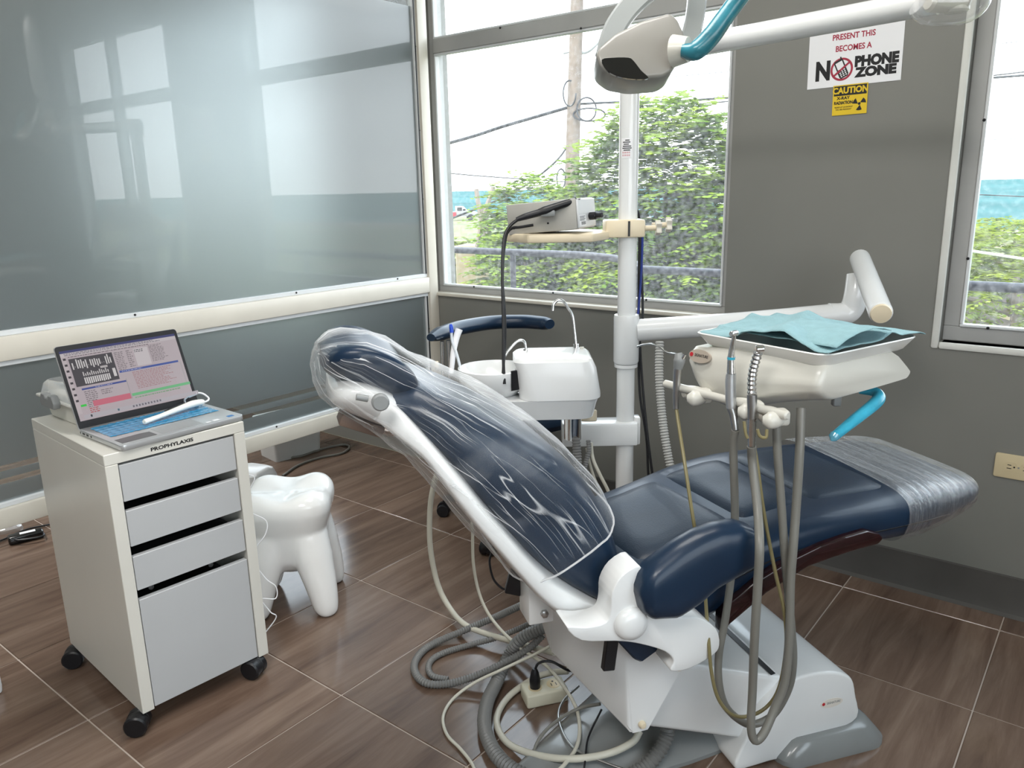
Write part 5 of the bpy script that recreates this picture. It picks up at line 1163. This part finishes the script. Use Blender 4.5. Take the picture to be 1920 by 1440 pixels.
b = bmn(); prism(b, smooth_poly(pp, 3), -.006, .0006, m_, .0005, 1); obj('lens_window', b, M('dark_lens', (.006, .006, .007), .08, coat=1), hdl)
def band(P, w_, D, th, nm):
    b = bmn(); Q = catmull([dep(x, y, d) for x, y, d in P], 7); R = []
    for i, p in enumerate(Q):
        t_ = (Q[min(i+1, len(Q)-1)]-Q[max(i-1, 0)]).normalized(); n_ = t_.cross(CF).normalized(); f_ = CF
        R.append([p+n_*w_*a_+f_*th*c_ for a_, c_ in ((-1, -.6), (-.8, -1), (.8, -1), (1, -.6), (1, .6), (.8, 1), (-.8, 1), (-1, .6))])
    rings(b, R); return obj(nm, b, YG, lt)
band([(1136, 108, 1.80), (1150, 60, 1.80), (1180, 15, 1.80), (1225, -25, 1.80), (1280, -60, 1.80)], .025, 0, .012, 'yoke_arm')
band([(1268, 108, 1.86), (1292, 72, 1.86), (1303, 30, 1.86), (1306, -20, 1.85), (1290, -65, 1.82)], .022, 0, .012, 'yoke_arm')
b = bmn(); tube(b, [ldp(1258, 100, -.03), ldp(1282, 100, -.05)], [.034, .026], 20, 1, smooth=False); obj('handle_boss', b, CREAMW, lt)
b = bmn(); tube(b, [ldp(1268, 104, -.06), ldp(1290, 105, -.07), ldp(1315, 82, -.08), ldp(1345, 40, -.09), ldp(1385, -15, -.10)], [.014, .021, .021, .019, .020], 16, 6); obj('wrapped_handle', b, M('teal_barrier_film', (.03, .19, .25), .25, coat=.3, var=.25, vscale=25, bump=.3, bscale=40), lt)
# light arm from the column top, cross joint wrapped in film
jt = dep(1795, -5, 1.66); aTop = colp(ztop-.02)
b = bmn(); cyl(b, aTop, aTop.lerp(jt, .96), .0275, 24, .004); obj('support_arm', b, WHITE, lt)
b = bmn(); lathe(b, [(.034, -.05), (.037, -.045), (.037, .02), (.03, .03)], 24, Matrix.Translation(aTop)); obj('top_bearing', b, WHITE, lt)
b = bmn(); cyl(b, jt-VX*.06+VZ*.005, jt+VX*.02, .033, 20, .006); cyl(b, jt-VZ*.03, jt+VZ*.12, .026, 20, .004); obj('joint', b, CREAMW, lt)
b = bmn(); tube(b, [jt+VZ*.12, jt+VZ*.30-VX*.05, jt.lerp(ldp(1290, -90), .5)+VZ*.42, ldp(1290, -90)+VZ*.30, ldp(1290, -90)+VZ*.02, ldp(1290, -90)], .022, 16, 6); obj('upper_arm', b, WHITE, lt)
b = bmn(); P = [jt-VX*.075+VZ*.0, jt-VX*.05-VZ*.012, jt+VX*.005-VZ*.012, jt+VX*.03, jt+VX*.035+VZ*.06]
tube(b, P, [.036, .042, .043, .040, .03], 20, 6); obj('joint_film', b, mat_film('clear_joint_film', .12, .5, (4, 3, 1), 6, (.9, .9, .92), rough=.1), lt)

# ================================================================== ASSISTANT STOOL
STC = Vector((-1.85, 2.41, 0)); asl = thing('assistant_stool', 'navy assistant stool with curved arm pad behind the cuspidor', 'stool', STC)
b = bmn(); ap = [onz(x, y, .80) for x, y in ((808, 633), (825, 626), (860, 615), (920, 605), (980, 603), (1020, 606), (1031, 608))]
tube(b, ap, [.018, .034, .036, .036, .036, .034, .024], 16, 6, flat=.8); obj('arm_pad', b, NAVY, asl)
pa = onz(829, 640, .78); pb = onz(838, 640, .78)
for p in (pa, pb+VX*.004+VY*.02):
    b = bmn(); tube(b, [p, Vector((p.x, p.y, .50)), Vector((p.x, p.y, .43))+VX*.02, Vector((STC.x, STC.y, .41)).lerp(Vector((p.x, p.y, .41)), .6)], .0085, 12, 5); obj('arm_post', b, CHROME, asl)
b = bmn(); cyl(b, dep(822, 684, 2.83), dep(816, 684, 2.83), .014, 12, .002); obj('lock_knob', b, BEIGE, asl)
b = bmn(); lathe(b, [(.12, .42), (.185, .425), (.205, .45), (.205, .48), (.19, .50), (.10, .508), (.01, .508)], 32, Matrix.Translation(STC)); obj('seat', b, NAVY, asl)
b = bmn(); lathe(b, [(.025, .08), (.025, .30), (.018, .30), (.018, .42)], 20, Matrix.Translation(STC)); obj('gas_lift', b, CHROME, asl)
cst = onz(833, 966); a0_ = math.atan2(cst.y-STC.y, cst.x-STC.x); Rr = (cst-STC).length
for k in range(5):
    a = a0_+2*pi*k/5; d = Vector((cos(a), sin(a), 0)); 
    if (STC+d*Rr).y > YW-.08: d = d*((YW-.08-STC.y)/(d.y*Rr))
    b = bmn(); tube(b, [STC+VZ*.09, STC+d*Rr*.6+VZ*.085, STC+d*Rr+VZ*.075], [.022, .018, .014], 12, 3); leg = obj('leg', b, BLACK, asl)
    b = bmn(); c = STC+d*Rr; n_ = d.cross(VZ)
    for s in (-1, 1): lathe(b, [(.004, -.012), (.024, -.012), (.027, -.008), (.027, .008), (.024, .012), (.004, .012)], 18, axis_m(c+n_*s*.015+VZ*.027, n_))
    lathe(b, [(.028, -.008), (.028, .008)], 18, axis_m(c+VZ*.034, n_)); obj('caster', b, BLACK, leg)

# ================================================================== SIGNS AND OUTLET
WX = Vector((1, 0, 0)); WN = Vector((0, -1, 0))
def sign_m(x, z, tilt=0.): return frame_m((x, YW-.0015, z), WX, VZ, WN) @ Matrix.Rotation(tilt, 4, 'Z')
sg = thing('phone_sign', 'white paper NO PHONE ZONE sign taped to the grey wall', 'sign', (-.772, YW, 1.72))
s0 = sign_m(-.772, 1.7325, .012)
b = bmn(); prism(b, rect(-.139, -.106, .139, .106), -.001, .0004, s0); obj('sheet', b, PAPER, sg, smooth=False)
CR_ = M('crimson_print', (.36, .02, .05), .6)
text('lettering', 'DENTIST OR HYGIENIST', .0155, M('grey_print', (.25, .25, .27), .6), sg, s0 @ Matrix.Translation((0, .070, .0006)), .0002, .95)
text('lettering', 'PRESENT THIS', .0235, CR_, sg, s0 @ Matrix.Translation((-.005, .0385, .0006)), .0006, .86)
text('lettering', 'BECOMES A', .0235, CR_, sg, s0 @ Matrix.Translation((-.004, .0045, .0006)), .0006, .86)
text('lettering', 'N', .076, INK, sg, s0 @ Matrix.Translation((-.092, -.058, .0006)), .0038, .80)
text('lettering', 'PHONE', .040, INK, sg, s0 @ Matrix.Translation((.066, -.040, .0006)), .0026, .94)
text('lettering', 'ZONE', .036, INK, sg, s0 @ Matrix.Translation((.066, -.072, .0006)), .0024, 1.16)
cxs, cys = -.035, -.056; Sg = []
ring = []
for k in range(33): a = 2*pi*k/32; ring.append((cos(a), sin(a)))
RC = (.36, .02, .05); KC_ = (.006, .006, .007); WC = (.80, .80, .82)
ph = lambda x, y: (cxs+x*cos(.38)-y*-sin(.38)*-1, cys+x*sin(-.38)*-1*0+y)   # (unused shear helper)
def rp_(P, a): return [(cxs+x*cos(a)-y*sin(a), cys+x*sin(a)+y*cos(a)) for x, y in P]
Sg.append((disc(cxs, cys, .034, 36), RC)); Sg.append((disc(cxs, cys, .0275, 36), WC))
Sg.append((rp_([(-.012, -.026), (.010, -.026), (.014, -.020), (.014, .026), (.010, .030), (-.012, .030), (-.015, .024), (-.015, -.020)], .42), KC_))
Sg.append((rp_(rect(.008, .028, .012, .036), .42), KC_)); Sg.append((rp_(rect(-.011, .002, .010, .024), .42), WC))
for r in range(4):
    for c in range(3): Sg.append((rp_(rect(-.010+.0075*c, -.022+.0056*r, -.0055+.0075*c, -.0186+.0056*r), .42), WC))
Sg.append((rp_(rect(-.029, -.003, .029, .003), .68), RC))
flatprint('no_phone_symbol', Sg, mat_vcol('sign_print', 0, .6), sg, s0 @ Matrix.Translation((0, 0, .0005)))
b = bmn(); prism(b, rect(-.018, -.012, .018, .012), .0005, .0007, s0 @ Matrix.Translation((.120, .092, 0)) @ Matrix.Rotation(.7, 4, 'Z')); obj('tape', b, mat_film('clear_tape', .12, .1, (1, 1, 1), 3, rough=.15), sg, smooth=False)
cs = thing('radiation_sign', 'yellow caution x-ray radiation sticker below the paper sign', 'sign', (-.772, YW, 1.59))
s1 = sign_m(-.7745, 1.5845, .015); YEL = M('yellow_sticker', (.72, .50, .02), .5)
b = bmn(); prism(b, rect(-.052, -.045, .052, .045), .0006, .0012, s1); obj('sheet', b, YEL, cs, smooth=False)
flatprint('print', [(rect(-.049, .013, .049, .042), KC_)]+[([(.029+.004*cos(radians(a+25)), -.015+.004*sin(radians(a+25)))]+disc(.029, -.015, .020, 8, a-26, a+33)+[(.029+.006*cos(radians(a+28)), -.015+.006*sin(radians(a+28)))], KC_) for a in (30, 150, 270)]+[(disc(.029, -.015, .0042, 14), KC_)], mat_vcol('sticker_print', 0, .6), cs, s1 @ Matrix.Translation((0, 0, .0012)))
text('lettering', 'CAUTION', .0255, YEL, cs, s1 @ Matrix.Translation((0, .0275, .0016)), .0011, .92)
text('lettering', 'X-RAY', .0125, INK, cs, s1 @ Matrix.Translation((-.020, .0055, .0014)), .0005, 1.05)
text('lettering', 'RADIATION', .0125, INK, cs, s1 @ Matrix.Translation((-.019, -.0085, .0014)), .0006, .84)
text('lettering', 'PLEASE LET US KNOW IF', .0062, INK, cs, s1 @ Matrix.Translation((-.018, -.0215, .0014)), .0001, .80, shear=.2)
text('lettering', 'YOU ARE PREGNANT', .0062, INK, cs, s1 @ Matrix.Translation((-.018, -.0285, .0014)), .0001, .80, shear=.2)
ow = ony(1862, 890, YW-.004); ol = thing('wall_outlet', 'ivory double socket outlet low on the grey wall', 'outlet', (ow.x, YW, ow.z))
IV = M('ivory_plastic', (.62, .52, .33), .35); ox, oz = ow.x, zat(1880, 872, Vector((ow.x+.05, YW, 0)))
b = bmn(); prism(b, rrect(0, .125, -.038, .038, .006), 0, .006, frame_m((ox, YW-.0002, oz), WX, VZ, WN), .002, 2); obj('plate', b, IV, ol)
for k in (0, 1):
    cx_ = .042+.042*k; mm4 = frame_m((ox+cx_, YW-.006, oz), WX, VZ, WN)
    b = bmn(); prism(b, [(.018*cos(2*pi*i/24), max(-.0145, min(.0145, .018*sin(2*pi*i/24)))) for i in range(24)], 0, .0012, mm4); sk = obj('socket', b, IV, ol)
    b = bmn(); prism(b, rect(-.008, .004, .002, .0062), .001, .0016, mm4); prism(b, rect(-.009, -.0066, .003, -.0044), .001, .0016, mm4); prism(b, disc(.010, 0, .0026, 12), .001, .0016, mm4); o = obj('slots', b, BLACK, sk, smooth=False); o['kind'] = 'stuff'
b = bmn(); prism(b, disc(.063, 0, .0026, 12), .006, .0072, frame_m((ox, YW, oz), WX, VZ, WN)); obj('screw', b, GREYP, ol)

# ================================================================== HOSES AND CORDS ON THE FLOOR
def fl(L, z): return [onz(p[0], p[1], p[2] if len(p) > 2 else z) for p in L]
def fhose(name, P, r, mat, label, rib=0, cat='hose', n=12): b = bmn(); tube(b, P, r, n, 8, rib=rib); return tag(obj(name, b, mat), label, cat)
fhose('corrugated_hose', fl([(992, 1128, .16), (960, 1143, .12), (927, 1158, .07), (873, 1181, .03), (807, 1210, .012), (780, 1237, .012), (779, 1262, .012), (800, 1281, .012), (840, 1282, .012), (890, 1268, .03), (940, 1246, .055), (990, 1217, .085), (1018, 1190, .12)], .012), .0112, HOSEG, 'outer loop of grey corrugated hose lying left of the chair base', .0078)
fhose('corrugated_hose', fl([(1010, 1162, .10), (975, 1178, .06), (930, 1196, .03), (885, 1208, .012), (840, 1221, .010), (812, 1235, .010), (803, 1252, .010), (812, 1268, .010), (840, 1274, .010)], .01), .0092, HOSEG, 'inner loop of thinner grey corrugated hose on the floor', .0075)
fhose('corrugated_hose', fl([(1022, 1176, .15), (1000, 1185, .13), (975, 1200, .10), (953, 1230, .05), (932, 1277, .022), (914, 1315, .02), (908, 1355, .02), (918, 1393, .02), (942, 1428, .02), (985, 1455, .02), (1060, 1475, .02), (1140, 1470, .02), (1200, 1445, .025), (1235, 1410, .05), (1250, 1378, .08), (1252, 1362, .10)], .02), .0185, HOSEG, 'thickest grey corrugated hose curving under the chair lift arm', .010, n=14)
D1 = 1.93
fhose('cream_hose', [dep(x, y, d) for x, y, d in ((822, 880, 2.46), (812, 915, 2.48), (806, 960, 2.50), (807, 1027, 2.52), (820, 1093, 2.54))]+fl([(842, 1138, .035), (873, 1172, .034), (927, 1193, .034), (973, 1206, .05), (1023, 1220, .09), (1040, 1224, .11)], .03), .0088, HOSEC, 'cream hose hanging from behind the chair back to the floor')
fhose('cream_hose', [dep(x, y, d) for x, y, d in ((884, 960, 2.36), (886, 1000, 2.36), (888, 1060, 2.36), (901, 1120, 2.36))]+fl([(927, 1167, .09), (973, 1213, .08), (1023, 1247, .07), (1057, 1287, .06), (1080, 1327, .05), (1087, 1367, .05), (1080, 1403, .05), (1057, 1435, .05), (1030, 1460, .05)], .05), .0048, HOSEC, 'thin cream tube hanging beside the cream hose and curling past the outlet')
fhose('cream_hose', fl([(1040, 1207, .13), (1000, 1228, .09), (940, 1256, .06), (890, 1280, .03), (850, 1310, .006), (831, 1343, .006), (838, 1377, .006), (863, 1404, .006), (885, 1432, .006), (895, 1460, .006)], .006), .0042, HOSEC, 'thin cream tube crossing the corrugated hoses to the picture bottom')
fhose('cream_hose', fl([(1065, 1258, .05), (1030, 1262, .03), (1000, 1273, .02), (957, 1303, .012), (934, 1337, .010), (934, 1367, .010), (957, 1397, .012), (1007, 1416, .03), (1073, 1423, .052), (1140, 1413, .055), (1185, 1392, .06), (1200, 1370, .08)], .01), .0085, HOSEC, 'thick cream hose coiled around the floor outlet and base plate')
fhose('grey_wire', fl([(1085, 1286, .06), (1057, 1313, .05), (1047, 1343, .045), (1060, 1383, .048), (1087, 1410, .05), (1140, 1432, .05), (1190, 1450, .05)], .05), .0035, STEEL, 'thin silver wire curling over the grey base plate', cat='wire')
fhose('grey_wire', fl([(1125, 1320, .09), (1090, 1327, .06), (1057, 1343, .05), (1023, 1370, .045), (1004, 1400, .03), (1003, 1425, .02), (1010, 1455, .015)], .04), .0042, TUBEG, 'dark grey wire arching around the edge of the base plate', cat='wire')
fhose('black_wire', fl([(1128, 1330, .09), (1103, 1383, .055), (1097, 1427, .052), (1092, 1460, .03)], .05), .0025, BLACK, 'short black wire dropping across the grey base plate', cat='wire')
po = onz(1012, 1325, .0); pw = thing('floor_outlet', 'cream double socket outlet box lying on the floor among the hoses', 'outlet', (po.x-.01, po.y+.035, 0), radians(55))
b = bmn(); box(b, -.058, .058, -.032, .032, 0, .040, .006, 3); obj('body', b, M('cream_outlet', (.62, .60, .48), .35), pw, world=False)
for k in (-1, 1):
    b = bmn(); prism(b, disc(.026*k, 0, .0185, 24), .040, .0412); sk = obj('socket', b, IV, pw, world=False)
    if k > 0:
        b = bmn(); box(b, .026-.008, .026-.006, -.009, .002, .041, .0418); box(b, .026+.005, .026+.007, -.009, .002, .041, .0418); prism(b, disc(.026, .009, .0028, 10), .041, .0418); o = obj('slots', b, BLACK, sk, world=False, smooth=False); o['kind'] = 'stuff'
pg = WM[pw.name] @ Vector((-.026, 0, .042)); plug = thing('power_plug', 'black power plug and cord in the floor outlet', 'plug', pg)
b = bmn(); tube(b, [pg, pg+VZ*.02, pg+VZ*.042, pg+VZ*.055], [.014, .015, .011, .006], 14, 4); obj('plug_body', b, BLACK, plug)
b = bmn(); tube(b, [pg+VZ*.05, pg+VZ*.072+VX*.012, pg+VZ*.075+VX*.045, pg+VZ*.05+VX*.085, pg+VZ*.03+VX*.12+VY*.02], .0036, 8); obj('cord', b, BLACK, plug)

# ================================================================== HOSES BY THE COLUMN
def vhose(name, L, D, r, mat, label, rib=0, cat='hose'): b = bmn(); tube(b, [dep(p[0], p[1], p[2] if len(p) > 2 else D) for p in L], r, 12, 8, rib=rib); return tag(obj(name, b, mat), label, cat)
vhose('corrugated_hose', [(1237, 640), (1236, 690), (1238, 740), (1244, 800), (1252, 850), (1262, 900), (1275, 960, 2.40)], 2.35, .0135, M('pale_grey_hose', (.42, .42, .40), .4), 'pale corrugated suction hose hanging right of the column', .0085)
vhose('corrugated_hose', [(1080, 822), (1082, 850), (1084, 885), (1086, 930)], 2.28, .0135, HOSEG, 'grey corrugated drain hose dropping from the cuspidor bracket', .008)
vhose('corrugated_hose', [(1103, 825), (1104, 845), (1098, 870), (1094, 900)], 2.31, .0075, HOSEG, 'thin grey corrugated hose beside the cuspidor drain', .007)
vhose('cream_hose', [(1108, 830), (1112, 860), (1125, 890), (1140, 920), (1150, 950)], 2.33, .005, HOSEC, 'cream tube slanting down behind the chair beside the column foot')
vhose('cream_hose', [(1100, 840), (1106, 870), (1116, 900), (1130, 930)], 2.36, .004, HOSEC, 'second thin cream tube slanting down beside the drain hose')
vhose('black_wire', [(1188, 390, 2.46), (1197, 400), (1199, 440), (1198, 520), (1198, 600), (1203, 700), (1212, 800), (1222, 880), (1230, 930)], 2.46, .0042, BLACK, 'black cable running down the back of the column', cat='cable')
vhose('black_wire', [(1204, 440), (1203, 500), (1205, 590), (1198, 660), (1200, 740), (1212, 820), (1215, 880), (1218, 930)], 2.47, .004, BLACK, 'second black cable crossing behind the column', cat='cable')
vhose('blue_wire', [(1205, 440), (1202, 520), (1196, 590), (1193, 620)], 2.45, .0038, M('royal_blue_cable', (.01, .03, .22), .4), 'dark blue cable beside the column sleeve', cat='cable')

# repeats of one kind share a group phrase
GROUPS = {'overhead_wire': 'overhead wires outside the windows', 'feathery_tree': 'trees outside the windows', 'roadside_bush': 'bushes outside the windows', 'corrugated_hose': 'corrugated hoses around the chair', 'cream_hose': 'cream hoses and tubes around the chair', 'grey_wire': 'wires on the chair base', 'black_wire': 'black cables around the dental unit'}
for o in list(COL.objects):
    k = o.name.split('.')[0]
    if o.parent is None and k in GROUPS: o['group'] = GROUPS[k]
